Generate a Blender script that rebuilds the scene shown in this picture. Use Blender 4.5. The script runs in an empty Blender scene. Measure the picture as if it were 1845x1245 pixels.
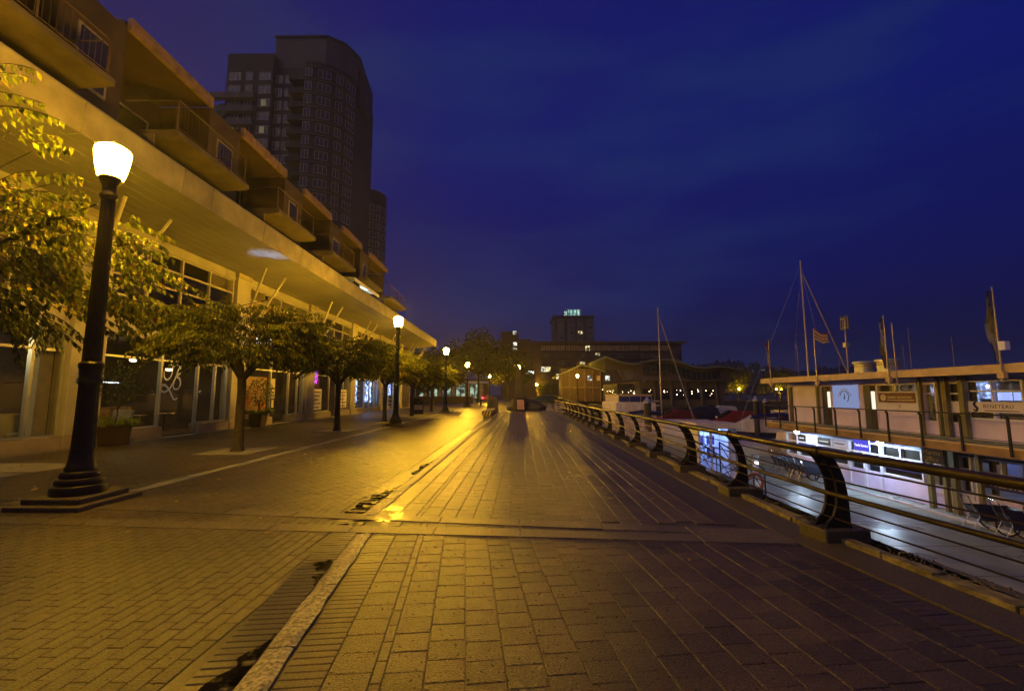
import bpy, bmesh, math, random
from mathutils import Vector, Matrix
R = random.Random(7)
PI = math.pi
sc = bpy.context.scene
C = sc.collection

# ---------------------------------------------------------------- camera
FP, CX, CY, H = 800.0, 922.5, 622.5, 1.6
PIT, YAW = math.atan(87.5/800), math.atan(5.5/800)
cd = bpy.data.cameras.new('camera'); cam = bpy.data.objects.new('camera', cd); C.objects.link(cam)
cd.sensor_width = 36; cd.lens = FP/1845*36; cd.clip_start = .05; cd.clip_end = 3000
cam.location = (0, 0, H); cam.rotation_euler = (PI/2+PIT, 0, YAW)
sc.camera = cam

# ---------------------------------------------------------------- sky
w = bpy.data.worlds.new('World'); sc.world = w; w.use_nodes = True
nt = w.node_tree; N = nt.nodes; L = nt.links; N.clear()
out = N.new('ShaderNodeOutputWorld'); bg = N.new('ShaderNodeBackground'); L.new(bg.outputs[0], out.inputs[0])
tc = N.new('ShaderNodeTexCoord'); sp = N.new('ShaderNodeSeparateXYZ'); L.new(tc.outputs['Generated'], sp.inputs[0])
cr = N.new('ShaderNodeValToRGB'); L.new(sp.outputs['Z'], cr.inputs[0])
els = cr.color_ramp.elements
stops = [(0.0, (.0030, .0030, .016)), (.07, (.0035, .0035, .030)), (.22, (.0020, .0055, .090)), (.5, (.0025, .0080, .138)), (.8, (.0060, .0085, .124)), (1, (.008, .009, .10))]
els[0].position = 0; els[0].color = (*stops[0][1], 1); els[1].position = 1; els[1].color = (*stops[-1][1], 1)
for p, c in stops[1:-1]:
    e = els.new(p); e.color = (*c, 1)
# thin cloud mottling and the town's glow to the left
mp = N.new('ShaderNodeMapping'); mp.inputs['Scale'].default_value = (1.2, 1.2, 4.5); L.new(tc.outputs['Generated'], mp.inputs[0])
nz = N.new('ShaderNodeTexNoise'); nz.inputs['Scale'].default_value = 1.9; nz.inputs['Detail'].default_value = 5; L.new(mp.outputs[0], nz.inputs['Vector'])
nr = N.new('ShaderNodeMapRange'); nr.inputs[1].default_value = .42; nr.inputs[2].default_value = .72; nr.inputs[4].default_value = .75; L.new(nz.outputs[0], nr.inputs[0])
mx = N.new('ShaderNodeMixRGB'); L.new(nr.outputs[0], mx.inputs[0]); L.new(cr.outputs[0], mx.inputs[1]); mx.inputs[2].default_value = (.009, .026, .125, 1)
gx = N.new('ShaderNodeMapRange'); gx.inputs[1].default_value = -.12; gx.inputs[2].default_value = -.75; gx.inputs[4].default_value = .62; L.new(sp.outputs['X'], gx.inputs[0])
mg = N.new('ShaderNodeMixRGB'); L.new(gx.outputs[0], mg.inputs[0]); L.new(mx.outputs[0], mg.inputs[1]); mg.inputs[2].default_value = (.035, .018, .050, 1)
L.new(mg.outputs[0], bg.inputs[0]); bg.inputs[1].default_value = 1.0
sc.view_settings.view_transform = 'Standard'; sc.view_settings.look = 'None'
sc.view_settings.exposure = 0; sc.view_settings.gamma = 1; sc.view_settings.use_curve_mapping = False
try:
    sc.cycles.use_denoising = True; sc.cycles.denoiser = 'OPENIMAGEDENOISE'
    sc.cycles.max_bounces = 6; sc.cycles.transparent_max_bounces = 12; sc.cycles.diffuse_bounces = 3
    sc.cycles.sample_clamp_indirect = 4; sc.cycles.caustics_reflective = False; sc.cycles.caustics_refractive = False
    sc.cycles.use_light_tree = True
except Exception: pass
SODIUM = (1.0, .52, .025)
LAMP_W = 1000.0
sd = bpy.data.lights.new('town_glow_fill', 'SUN'); sd.energy = .38; sd.angle = math.radians(50); sd.color = (1.0, .80, .82)  # added fill sun without a fixture, lifts the towers and marina office front
so = bpy.data.objects.new('town_glow_fill', sd); C.objects.link(so); so.rotation_euler = (math.radians(54), 0, math.radians(-56))

# ---------------------------------------------------------------- survey: picture point -> place at a known plane
def ray(x, y):
    a = x-CX; b = CY-y
    dy = FP*math.cos(PIT)-b*math.sin(PIT); dz = FP*math.sin(PIT)+b*math.cos(PIT)
    return a*math.cos(YAW)-dy*math.sin(YAW), a*math.sin(YAW)+dy*math.cos(YAW), dz
def G(x, y, z=0):
    X, Y, Z = ray(x, y); t = (z-H)/Z; return X*t, Y*t
def AY(x, y, Yd):
    X, Y, Z = ray(x, y); t = Yd/Y; return X*t, H+Z*t
def AX(x, y, Xd):
    X, Y, Z = ray(x, y); t = Xd/X; return Y*t, H+Z*t

# ---------------------------------------------------------------- materials
def nmat(name):
    m = bpy.data.materials.new(name); m.use_nodes = True; t = m.node_tree; t.nodes.clear()
    o = t.nodes.new('ShaderNodeOutputMaterial'); return m, t, o
def mat(name, col, rough=.6, metal=0., var=.18, scale=3., bump=0., bscale=60., spec=.5, rand=0., rvar=0., coord='Object', trans=0., isl=0., stain=0.):
    m, t, o = nmat(name); n = t.nodes; l = t.links
    b = n.new('ShaderNodeBsdfPrincipled'); l.new(b.outputs[0], o.inputs[0])
    b.inputs['Metallic'].default_value = metal; b.inputs['Roughness'].default_value = rough
    b.inputs['Specular IOR Level'].default_value = spec
    tcn = n.new('ShaderNodeTexCoord')
    if coord == 'World':
        g = n.new('ShaderNodeNewGeometry'); vec = g.outputs['Position']
    else: vec = tcn.outputs['Object']
    nn = n.new('ShaderNodeTexNoise'); nn.inputs['Scale'].default_value = scale; nn.inputs['Detail'].default_value = 6; l.new(vec, nn.inputs['Vector'])
    mr = n.new('ShaderNodeMapRange'); mr.inputs[1].default_value = .36; mr.inputs[2].default_value = .64
    mr.inputs[3].default_value = 1-var; mr.inputs[4].default_value = 1+var; l.new(nn.outputs[0], mr.inputs[0])
    hs = n.new('ShaderNodeHueSaturation'); hs.inputs['Color'].default_value = (*col, 1); l.new(mr.outputs[0], hs.inputs['Value'])
    last = hs.outputs[0]
    if rand:
        oi = n.new('ShaderNodeObjectInfo'); m2 = n.new('ShaderNodeMapRange'); m2.inputs[3].default_value = 1-rand; m2.inputs[4].default_value = 1+rand
        l.new(oi.outputs['Random'], m2.inputs[0]); h2 = n.new('ShaderNodeHueSaturation'); l.new(last, h2.inputs['Color']); l.new(m2.outputs[0], h2.inputs['Value']); last = h2.outputs[0]
    if isl:
        gi = n.new('ShaderNodeNewGeometry'); m3 = n.new('ShaderNodeMapRange'); m3.inputs[3].default_value = 1-isl; m3.inputs[4].default_value = 1+isl
        l.new(gi.outputs['Random Per Island'], m3.inputs[0]); h3 = n.new('ShaderNodeHueSaturation'); l.new(last, h3.inputs['Color']); l.new(m3.outputs[0], h3.inputs['Value']); last = h3.outputs[0]
    if stain:
        ns = n.new('ShaderNodeTexNoise'); ns.inputs['Scale'].default_value = .9; ns.inputs['Detail'].default_value = 7; ns.inputs['Roughness'].default_value = .62; l.new(vec, ns.inputs['Vector'])
        m4 = n.new('ShaderNodeMapRange'); m4.inputs[1].default_value = .36; m4.inputs[2].default_value = .62; m4.inputs[3].default_value = 1-stain; m4.inputs[4].default_value = 1+stain*.5
        l.new(ns.outputs[0], m4.inputs[0]); h4 = n.new('ShaderNodeHueSaturation'); l.new(last, h4.inputs['Color']); l.new(m4.outputs[0], h4.inputs['Value']); last = h4.outputs[0]
    l.new(last, b.inputs['Base Color'])
    if rvar:
        r2 = n.new('ShaderNodeMapRange'); r2.inputs[1].default_value = .3; r2.inputs[2].default_value = .7
        r2.inputs[3].default_value = rough-rvar; r2.inputs[4].default_value = rough+rvar
        n3 = n.new('ShaderNodeTexNoise'); n3.inputs['Scale'].default_value = scale*.37; n3.inputs['Detail'].default_value = 4; l.new(vec, n3.inputs['Vector'])
        l.new(n3.outputs[0], r2.inputs[0]); l.new(r2.outputs[0], b.inputs['Roughness'])
    if bump:
        nb = n.new('ShaderNodeTexNoise'); nb.inputs['Scale'].default_value = bscale; nb.inputs['Detail'].default_value = 5; l.new(vec, nb.inputs['Vector'])
        bp = n.new('ShaderNodeBump'); bp.inputs['Strength'].default_value = bump; bp.inputs['Distance'].default_value = .01
        l.new(nb.outputs[0], bp.inputs['Height']); l.new(bp.outputs[0], b.inputs['Normal'])
    if trans:
        tr = n.new('ShaderNodeBsdfTranslucent'); l.new(last, tr.inputs[0]); ms = n.new('ShaderNodeMixShader'); ms.inputs[0].default_value = trans
        l.new(b.outputs[0], ms.inputs[1]); l.new(tr.outputs[0], ms.inputs[2]); l.new(ms.outputs[0], o.inputs[0])
    return m
def emis(name, col, s, noise=0):
    m, t, o = nmat(name); e = t.nodes.new('ShaderNodeEmission'); e.inputs[0].default_value = (*col, 1); e.inputs[1].default_value = s
    if noise:
        nn = t.nodes.new('ShaderNodeTexNoise'); nn.inputs['Scale'].default_value = noise
        g = t.nodes.new('ShaderNodeNewGeometry'); t.links.new(g.outputs['Position'], nn.inputs['Vector'])
        mr = t.nodes.new('ShaderNodeMapRange'); mr.inputs[1].default_value = .42; mr.inputs[2].default_value = .62; mr.inputs[3].default_value = s*.08; mr.inputs[4].default_value = s*1.4
        t.links.new(nn.outputs[0], mr.inputs[0]); t.links.new(mr.outputs[0], e.inputs[1])
    t.links.new(e.outputs[0], o.inputs[0]); return m
def glassmat(name, tint=(1, 1, 1), refl=.05, rough=.03):
    m, t, o = nmat(name); n = t.nodes; l = t.links
    tr = n.new('ShaderNodeBsdfTransparent'); tr.inputs[0].default_value = (*tint, 1)
    gl = n.new('ShaderNodeBsdfGlossy'); gl.inputs['Roughness'].default_value = rough
    lw = n.new('ShaderNodeLayerWeight'); lw.inputs[0].default_value = .35
    mr = n.new('ShaderNodeMapRange'); mr.inputs[3].default_value = refl*.5; mr.inputs[4].default_value = .65; l.new(lw.outputs['Fresnel'], mr.inputs[0])
    ms = n.new('ShaderNodeMixShader'); l.new(mr.outputs[0], ms.inputs[0]); l.new(tr.outputs[0], ms.inputs[1]); l.new(gl.outputs[0], ms.inputs[2]); l.new(ms.outputs[0], o.inputs[0])
    return m

M = {}
M['paver'] = mat('paver brown concrete wet', (.058, .042, .022), .35, var=.75, scale=75, bump=1.0, bscale=75, rand=.34, rvar=.10, coord='World', isl=.3, stain=.35)
M['brick'] = mat('plaza brick wet', (.054, .041, .020), .35, var=.7, scale=80, bump=1.0, bscale=80, rand=.3, rvar=.08, coord='World', isl=.28, stain=.35)
M['soldier'] = mat('soldier brick', (.050, .035, .020), .34, var=.7, scale=75, bump=.4, bscale=120, rand=.2, coord='World')
M['gutter'] = mat('wet gutter brick', (.042, .035, .024), .30, var=.6, scale=75, bump=.35, bscale=140, rand=.2, coord='World')
M['joint'] = mat('joint sand', (.042, .034, .022), .45, var=.3, scale=30, bump=.3, bscale=200, coord='World')
M['band'] = mat('concrete band', (.095, .077, .048), .38, var=.55, scale=70, bump=.6, bscale=160, rvar=.06, coord='World', stain=.4)
M['granite'] = mat('rough granite kerb', (.19, .165, .105), .42, var=.7, scale=38, bump=1.0, bscale=38, rand=.15, coord='World')
M['slab'] = mat('pale concrete slab', (.24, .23, .18), .55, var=.12, scale=2.5, bump=.15, bscale=90, coord='World')
M['apron'] = mat('edge concrete', (.07, .057, .03), .5, var=.6, scale=60, bump=.35, bscale=90, coord='World')
M['lip'] = mat('mossy edge stone', (.17, .14, .06), .7, var=.5, scale=9, bump=1.0, bscale=30, coord='World')
M['gravel'] = mat('gravel', (.11, .09, .065), .6, var=.4, scale=30, bump=.8, bscale=70, rand=.3)
M['seawall'] = mat('seawall concrete', (.12, .11, .09), .7, var=.35, scale=1.5, bump=.5, bscale=20)
M['puddle'] = mat('puddle', (.002, .002, .003), .04, var=0, spec=.06)
M['black'] = mat('black gloss paint', (.016, .012, .008), .42, var=.3, scale=8, bump=.12, bscale=25, spec=.35)
M['rail'] = mat('bronze painted tube', (.030, .021, .011), .34, metal=.3, var=.3, scale=6, bump=.1, bscale=60)
M['coollight_white'] = mat('white paint with cool light', (.78, .76, .92), .5, var=.05)  # copy of the white paint with missing cool light put into its tint
M['cable'] = mat('steel cable', (.26, .22, .15), .3, metal=.9)
M['bark'] = mat('bark', (.032, .024, .017), .8, var=.4, scale=14, bump=.9, bscale=30)
M['leaf'] = mat('leaf green', (.085, .10, .012), .55, var=.45, scale=1.1, rand=.3, trans=.28, spec=.12, coord='World', isl=.45)
M['leaf2'] = mat('leaf yellowing', (.17, .14, .016), .55, var=.35, scale=3, rand=.3, trans=.28, spec=.12, coord='World', isl=.45)
M['leafdark'] = mat('leaf dark glossy', (.04, .065, .018), .4, var=.4, scale=3, rand=.2, trans=.12, coord='World')
M['stone'] = mat('cream stone', (.36, .33, .25), .65, var=.09, scale=1.2, bump=.1, bscale=70)
M['stone2'] = mat('buff sill stone', (.33, .28, .18), .6, var=.14, scale=2.2, bump=.15, bscale=70)
M['fascia'] = mat('cream metal fascia', (.215, .185, .125), .5, var=.2, scale=1.3, rand=.08, stain=.22)
M['soffit'] = mat('painted metal soffit', (.20, .19, .16), .42, var=.16, scale=.5, rand=.04)
M['frame'] = mat('window frame beige', (.42, .38, .28), .4, var=.06)
M['alu'] = mat('aluminium frame', (.45, .45, .42), .35, metal=.5, var=.05)
M['louver'] = mat('louvre beige', (.30, .26, .17), .5, var=.08)
M['brown'] = mat('brown render', (.06, .038, .030), .8, var=.16, scale=1.2, bump=.15, bscale=50)
M['darkwall'] = mat('dark wall', (.055, .045, .038), .8, var=.2, scale=1)
M['roofedge'] = mat('cream roof edge', (.22, .14, .075), .6, var=.25, rand=.06)
M['slabedge'] = mat('balcony slab', (.085, .065, .04), .7, var=.3, scale=1.5)
M['white'] = mat('white paint', (.72, .70, .64), .5, var=.06)
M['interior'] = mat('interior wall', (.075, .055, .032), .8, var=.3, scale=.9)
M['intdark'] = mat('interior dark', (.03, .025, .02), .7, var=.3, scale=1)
M['wood'] = mat('wood', (.16, .10, .05), .6, var=.3, scale=4)
M['cloth'] = mat('cream upholstery', (.42, .39, .27), .85, var=.1)
M['glass'] = glassmat('shop glass')
M['darkglass'] = mat('dark glass', (.012, .013, .016), .06, var=.1, spec=.6)
M['towerwall'] = mat('tower concrete', (.062, .054, .040), .85, var=.18, scale=.12)
M['towerpale'] = mat('tower pale panel', (.13, .115, .09), .8, var=.12, scale=.3)
M['towerglass'] = mat('tower glass', (.10, .095, .085), .25, var=.6, scale=.35, spec=.5)
M['towerframe'] = mat('tower window frame', (.42, .40, .34), .6, var=.1)
M['hotel'] = mat('hotel wall', (.08, .052, .03), .85, var=.15, scale=.1)
M['hoteldark'] = mat('hotel recess', (.05, .038, .025), .8, var=.2, scale=.2)
M['curtain'] = mat('curtained window', (.5, .38, .2), .6, var=.35, scale=.6)
M['restwall'] = mat('restaurant wall', (.10, .078, .055), .8, var=.1, scale=.3)
M['restwin'] = mat('restaurant glass', (.03, .045, .03), .15, var=.4, scale=.6)
M['roofcop'] = mat('green metal roof', (.14, .15, .09), .5, var=.2, scale=.5)
M['water'] = None
M['dock'] = mat('wet dock deck', (.30, .32, .30), .33, var=.18, scale=1.2, bump=.25, bscale=25, rvar=.12)
M['dockedge'] = mat('dock edge timber', (.16, .13, .08), .6, var=.25)
M['pile'] = mat('tarred pile', (.05, .038, .025), .7, var=.4, scale=3)
M['pinkwall'] = mat('pale clapboard', (.74, .62, .92), .6, var=.07, scale=1.4, rand=.04)
M['navy'] = mat('navy panel', (.025, .022, .10), .45, var=.1)
M['deckbeam'] = mat('brown deck beam', (.32, .19, .07), .55, var=.2, scale=2)
M['rooftan'] = mat('tan roof fascia', (.62, .44, .22), .5, var=.12)
M['olive'] = mat('olive post', (.20, .17, .07), .5, var=.15)
M['door'] = mat('dark blue door', (.03, .032, .07), .4, var=.2)
M['signred'] = mat('brown red sign', (.17, .055, .03), .5, var=.1)
M['signpale'] = mat('pale sign board', (.75, .69, .85), .6, var=.05)
M['signwhite'] = mat('white lettering', (.75, .68, .58), .6, var=0)
M['signnavy'] = mat('navy lettering', (.02, .02, .09), .5, var=0)
M['signblack'] = mat('black sign', (.015, .013, .012), .4, var=0)
M['hull'] = mat('boat gelcoat', (.75, .62, .48), .3, var=.05)
M['hulldark'] = mat('dark hull', (.03, .03, .05), .3, var=.1)
M['boatred'] = mat('red canvas', (.24, .014, .012), .6, var=.15)
M['tarp'] = mat('grey boat cover', (.7, .62, .56), .75, var=.15, scale=2, bump=.3, bscale=6)
M['bluewin'] = mat('blue boat window', (.03, .035, .18), .2, var=.2)
M['mast'] = mat('mast alloy', (.50, .42, .32), .35, metal=.3, var=.05)
M['flagred'] = mat('flag red', (.16, .025, .02), .9, var=.1)
M['flagwhite'] = mat('flag white', (.34, .31, .26), .9, var=.1)
M['flagblue'] = mat('flag blue', (.05, .05, .2), .9, var=.1)
M['chrome'] = mat('chrome', (.6, .55, .48), .2, metal=1)
M['navybin'] = mat('navy bin', (.02, .02, .05), .5, var=.1)
M['ochre'] = mat('ochre timber', (.08, .045, .016), .6, var=.2)
M['orange'] = mat('life ring', (.45, .12, .03), .6, var=.1)
M['forest'] = mat('forest', (.012, .014, .008), .95, var=.4, scale=.05)
M['ground'] = mat('ground', (.07, .055, .035), .7, var=.3, scale=.4, coord='World')
M['fallen'] = mat('fallen leaf', (.36, .22, .05), .6, var=.3, scale=12, rand=.4)
M['tilered'] = mat('red metal', (.3, .02, .02), .4)
E_ = {}
E_['sodium'] = emis('sodium lamp glass', SODIUM, LAMP_W)
E_['cool'] = emis('cool lamp', (.60, .82, 1.0), 340)
E_['warm'] = emis('warm bulb', (1.0, .72, .40), 9)
E_['white'] = emis('white lit', (.85, .95, 1.0), 2.2)
E_['blue'] = emis('blue lit display', (.35, .5, 1.0), 3.2, noise=3)
E_['magenta'] = emis('magenta neon', (.75, .08, 1.0), 2.0)
E_['winlit'] = emis('lit window', (1.0, .85, .42), 1.1, noise=.9)
E_['winlitw'] = emis('lit window white', (.9, .9, .75), 1.0, noise=.9)
E_['green'] = emis('green white roof light', (.45, .9, .8), .9, noise=.25)
E_['purple'] = emis('purple lit window', (.22, .02, .9), .5)
E_['monitor'] = emis('monitor', (.35, .45, 1.0), 3.0)
E_['tail'] = emis('tail lamp', (1.0, .06, .12), 8)
E_['teal'] = emis('lit shop wall', (.55, .75, .55), .6, noise=.8)
def puddle_mat():
    m, t, o = nmat('puddle'); n = t.nodes; l = t.links; b = n.new('ShaderNodeBsdfPrincipled'); b.inputs['Base Color'].default_value = (.003, .003, .004, 1); b.inputs['Roughness'].default_value = .05; b.inputs['Specular IOR Level'].default_value = .08
    tr = n.new('ShaderNodeBsdfTransparent'); g_ = n.new('ShaderNodeNewGeometry'); nn = n.new('ShaderNodeTexNoise'); nn.inputs['Scale'].default_value = 8; nn.inputs['Detail'].default_value = 8; l.new(g_.outputs['Position'], nn.inputs['Vector'])
    mr = n.new('ShaderNodeMapRange'); mr.inputs[1].default_value = .40; mr.inputs[2].default_value = .53; l.new(nn.outputs[0], mr.inputs[0])
    ms = n.new('ShaderNodeMixShader'); l.new(mr.outputs[0], ms.inputs[0]); l.new(tr.outputs[0], ms.inputs[1]); l.new(b.outputs[0], ms.inputs[2]); l.new(ms.outputs[0], o.inputs[0]); return m
M['puddle'] = puddle_mat()
def water_mat():
    m, t, o = nmat('harbour water'); n = t.nodes; l = t.links
    b = n.new('ShaderNodeBsdfPrincipled'); b.inputs['Base Color'].default_value = (.006, .009, .012, 1); b.inputs['Roughness'].default_value = .06
    g = n.new('ShaderNodeNewGeometry'); nn = n.new('ShaderNodeTexNoise'); nn.inputs['Scale'].default_value = 1.3; nn.inputs['Detail'].default_value = 4
    l.new(g.outputs['Position'], nn.inputs['Vector']); bp = n.new('ShaderNodeBump'); bp.inputs['Strength'].default_value = .35; bp.inputs['Distance'].default_value = .12
    l.new(nn.outputs[0], bp.inputs['Height']); l.new(bp.outputs[0], b.inputs['Normal']); l.new(b.outputs[0], o.inputs[0]); return m
M['water'] = water_mat()
def paved_mat():
    m, t, o = nmat('paving beyond the laid bricks'); n = t.nodes; l = t.links
    b = n.new('ShaderNodeBsdfPrincipled'); b.inputs['Roughness'].default_value = .40
    g = n.new('ShaderNodeNewGeometry'); mpn = n.new('ShaderNodeMapping'); mpn.inputs['Rotation'].default_value = (0, 0, PI/2); l.new(g.outputs['Position'], mpn.inputs[0])
    bt = n.new('ShaderNodeTexBrick'); bt.inputs['Scale'].default_value = 1; bt.inputs['Brick Width'].default_value = .22; bt.inputs['Row Height'].default_value = .11; bt.inputs['Mortar Size'].default_value = .006
    bt.inputs['Color1'].default_value = (.09, .062, .038, 1); bt.inputs['Color2'].default_value = (.06, .043, .027, 1); bt.inputs['Mortar'].default_value = (.05, .04, .03, 1)
    l.new(mpn.outputs[0], bt.inputs['Vector']); l.new(bt.outputs['Color'], b.inputs['Base Color'])
    bp = n.new('ShaderNodeBump'); bp.inputs['Strength'].default_value = .5; bp.inputs['Distance'].default_value = .01; bp.invert = True
    l.new(bt.outputs['Fac'], bp.inputs['Height']); l.new(bp.outputs[0], b.inputs['Normal']); l.new(b.outputs[0], o.inputs[0]); return m
M['paved'] = paved_mat()

# ---------------------------------------------------------------- mesh helpers
class MB:
    def __init__(s): s.v = []; s.f = []; s.m = []
    def add(s, vs, fs, mi=0):
        o = len(s.v); s.v += [tuple(q) for q in vs]; s.f += [tuple(i+o for i in f) for f in fs]; s.m += [mi]*len(fs); return s
    def box(s, x0, x1, y0, y1, z0, z1, mi=0):
        return s.add([(x0,y0,z0),(x1,y0,z0),(x1,y1,z0),(x0,y1,z0),(x0,y0,z1),(x1,y0,z1),(x1,y1,z1),(x0,y1,z1)],
                     [(0,3,2,1),(4,5,6,7),(0,1,5,4),(1,2,6,5),(2,3,7,6),(3,0,4,7)], mi)
    def obox(s, c, u, v, wv, mi=0):
        c, u, v, wv = Vector(c), Vector(u), Vector(v), Vector(wv)
        vs = [c+a*u+b*v+d*wv for d in (-1, 1) for a, b in ((-1,-1),(1,-1),(1,1),(-1,1))]
        return s.add(vs, [(0,3,2,1),(4,5,6,7),(0,1,5,4),(1,2,6,5),(2,3,7,6),(3,0,4,7)], mi)
    def quad(s, a, b, c, d, mi=0): return s.add([a, b, c, d], [(0,1,2,3)], mi)
    def tube(s, pts, r, n=8, mi=0, cap=True):
        pts = [Vector(p) for p in pts]; rs = r if isinstance(r, (list, tuple)) else [r]*len(pts)
        vs = []; fs = []; prev = None
        for i, p in enumerate(pts):
            t = (pts[min(i+1, len(pts)-1)]-pts[max(i-1, 0)]).normalized()
            a = prev if prev is not None else (Vector((0, 0, 1)) if abs(t.z) < .9 else Vector((1, 0, 0)))
            u = (a-t*a.dot(t)).normalized(); wv = t.cross(u); prev = u
            for k in range(n):
                g = 2*PI*k/n; vs.append(p+(u*math.cos(g)+wv*math.sin(g))*rs[i])
        for i in range(len(pts)-1):
            for k in range(n):
                k2 = (k+1) % n; fs.append((i*n+k, i*n+k2, (i+1)*n+k2, (i+1)*n+k))
        if cap: fs.append(tuple(range(n))[::-1]); fs.append(tuple((len(pts)-1)*n+k for k in range(n)))
        return s.add(vs, fs, mi)
    def lathe(s, prof, c=(0, 0, 0), n=20, mi=0, flute=0.):
        vs = []; fs = []
        for r, z in prof:
            for k in range(n):
                g = 2*PI*k/n; rr = r*(1-flute*(k % 2)); vs.append((c[0]+rr*math.cos(g), c[1]+rr*math.sin(g), c[2]+z))
        for i in range(len(prof)-1):
            for k in range(n):
                k2 = (k+1) % n; fs.append((i*n+k, i*n+k2, (i+1)*n+k2, (i+1)*n+k))
        fs.append(tuple(range(n))[::-1]); fs.append(tuple((len(prof)-1)*n+k for k in range(n)))
        return s.add(vs, fs, mi)
    def prism(s, poly, axis, a0, a1, mi=0):
        def P(p, a): return {'x': (a, p[0], p[1]), 'y': (p[0], a, p[1]), 'z': (p[0], p[1], a)}[axis]
        n = len(poly); vs = [P(p, a0) for p in poly]+[P(p, a1) for p in poly]
        fs = [(i, (i+1) % n, (i+1) % n+n, i+n) for i in range(n)]+[tuple(range(n))[::-1], tuple(range(n, 2*n))]
        return s.add(vs, fs, mi)
    def mesh(s, name, mats, off=None, smooth=False):
        me = bpy.data.meshes.new(name); vs = s.v
        if off is not None: vs = [tuple(off @ Vector(q)) for q in vs]
        me.from_pydata(vs, [], s.f)
        if not isinstance(mats, (list, tuple)): mats = [mats]
        for q in mats: me.materials.append(q)
        if len(mats) > 1: me.polygons.foreach_set('material_index', s.m)
        bm = bmesh.new(); bm.from_mesh(me); bmesh.ops.recalc_face_normals(bm, faces=bm.faces); bm.to_mesh(me); bm.free()
        if smooth: me.polygons.foreach_set('use_smooth', [True]*len(me.polygons))
        me.update(); return me
def inv_of(par):
    m = Matrix.Identity(4); p = par
    while p is not None: m = p.matrix_basis @ m; p = p.parent
    return m.inverted()
def link(name, me, parent=None):
    o = bpy.data.objects.new(name, me); C.objects.link(o); o.parent = parent; return o
def obj(name, mb, mats, parent=None, bevel=0, smooth=False, world=True, kind=None, label=None):
    off = inv_of(parent) if (parent is not None and world) else None
    me = mb.mesh(name, mats, off, smooth); o = link(name, me, parent)
    if bevel:
        b = o.modifiers.new('bevel', 'BEVEL'); b.width = bevel; b.segments = 2; b.limit_method = 'ANGLE'; b.angle_limit = .7
    if smooth:
        try: me.set_sharp_from_angle(angle=.7)
        except Exception: pass
    if kind: o['kind'] = kind
    if label: o['label'] = label
    return o
def thing(name, label, cat, loc=(0, 0, 0), rz=0, group=None):
    o = bpy.data.objects.new(name, None); C.objects.link(o); o.location = loc; o.rotation_euler = (0, 0, rz); o.empty_display_size = .2
    return tag(o, label, cat, group)
def tag(o, label, cat, group=None):
    o['label'] = label; o['category'] = cat
    if group: o['group'] = group
    return o
def struct(name, mb, m, **k): return obj(name, mb, m, kind='structure', **k)
def dup(root, loc, rz=None, label=None):
    r = root.copy(); C.objects.link(r); r.location = loc
    if rz is not None: r.rotation_euler = (0, 0, rz)
    if label: r['label'] = label
    for ch in list(root.children):
        c = ch.copy(); C.objects.link(c); c.parent = r
        for g in list(ch.children):
            d = g.copy(); C.objects.link(d); d.parent = c
    return r
def lamp_light(name, loc, col, power, radius=.1, spot=None, rot=None):
    ld = bpy.data.lights.new(name, 'SPOT' if spot else 'POINT'); ld.color = col; ld.energy = power; ld.shadow_soft_size = radius
    if spot: ld.spot_size = spot; ld.spot_blend = .6
    o = bpy.data.objects.new(name, ld); C.objects.link(o); o.location = loc
    if rot: o.rotation_euler = rot
    return o
_tc = {}
def text(name, s, size, m, parent, o, ux, uy, ext=.01, spacing=1., align='LEFT', shear=0, kind=None):
    """real extruded letters: o = lower left corner, ux / uy = reading and up direction"""
    cu = bpy.data.curves.new(name, 'FONT'); cu.body = s; cu.size = size; cu.extrude = ext; cu.space_character = spacing; cu.align_x = align; cu.shear = shear; cu.resolution_u = 2
    t = bpy.data.objects.new(name, cu); C.objects.link(t)
    dg = bpy.context.evaluated_depsgraph_get(); me = bpy.data.meshes.new_from_object(t.evaluated_get(dg)); bpy.data.objects.remove(t)
    ux, uy = Vector(ux).normalized(), Vector(uy).normalized(); uz = ux.cross(uy)
    mm = Matrix(((ux.x, uy.x, uz.x, o[0]), (ux.y, uy.y, uz.y, o[1]), (ux.z, uy.z, uz.z, o[2]), (0, 0, 0, 1)))
    if parent is not None: mm = inv_of(parent) @ mm
    me.transform(mm); me.materials.clear(); me.materials.append(m); return link(name, me, parent)

# ================================================================ THE SETTING: ground
A_N = math.radians(6.4); A_F = math.radians(-.86)
dN, rN = Vector((-math.sin(A_N), math.cos(A_N), 0)), Vector((math.cos(A_N), math.sin(A_N), 0))
dF, rF = Vector((-math.sin(A_F), math.cos(A_F), 0)), Vector((math.cos(A_F), math.sin(A_F), 0))
ON, OF = Vector((-1.82, 5.24, 0)), Vector((-2.02, 6.1, 0))
def Np(u, v): return ON+rN*u+dN*v
def Fp(u, v): return OF+rF*u+dF*v
def edge(Y): return 3.05+(5.3-Y)*math.tan(A_N) if Y < 5.3 else 3.05+.015*(Y-5.3)
def b1(X): return 5.85-.13*(X-.2)
def b2(X): return 5.24-.075*(X+.5)
def strip(mb, x0, x1, z0, z1, ys, base=edge, jit=0, mi=0):
    for a, b in zip(ys[:-1], ys[1:]):
        j = [R.uniform(-jit, jit) for _ in range(4)]
        P = [(base(a)+x0, a), (base(a)+x1, a), (base(b)+x1, b), (base(b)+x0, b)]
        vs = [(p[0]+j[i]*.6, p[1], z0) for i, p in enumerate(P)]+[(p[0]+j[i]*.6, p[1], z1+j[i]*.3) for i, p in enumerate(P)]
        mb.add(vs, [(0,3,2,1),(4,5,6,7),(0,1,5,4),(1,2,6,5),(2,3,7,6),(3,0,4,7)], mi)
    return mb
g = MB()   # land: one sheet to the horizon, cut along the harbour edge
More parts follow.
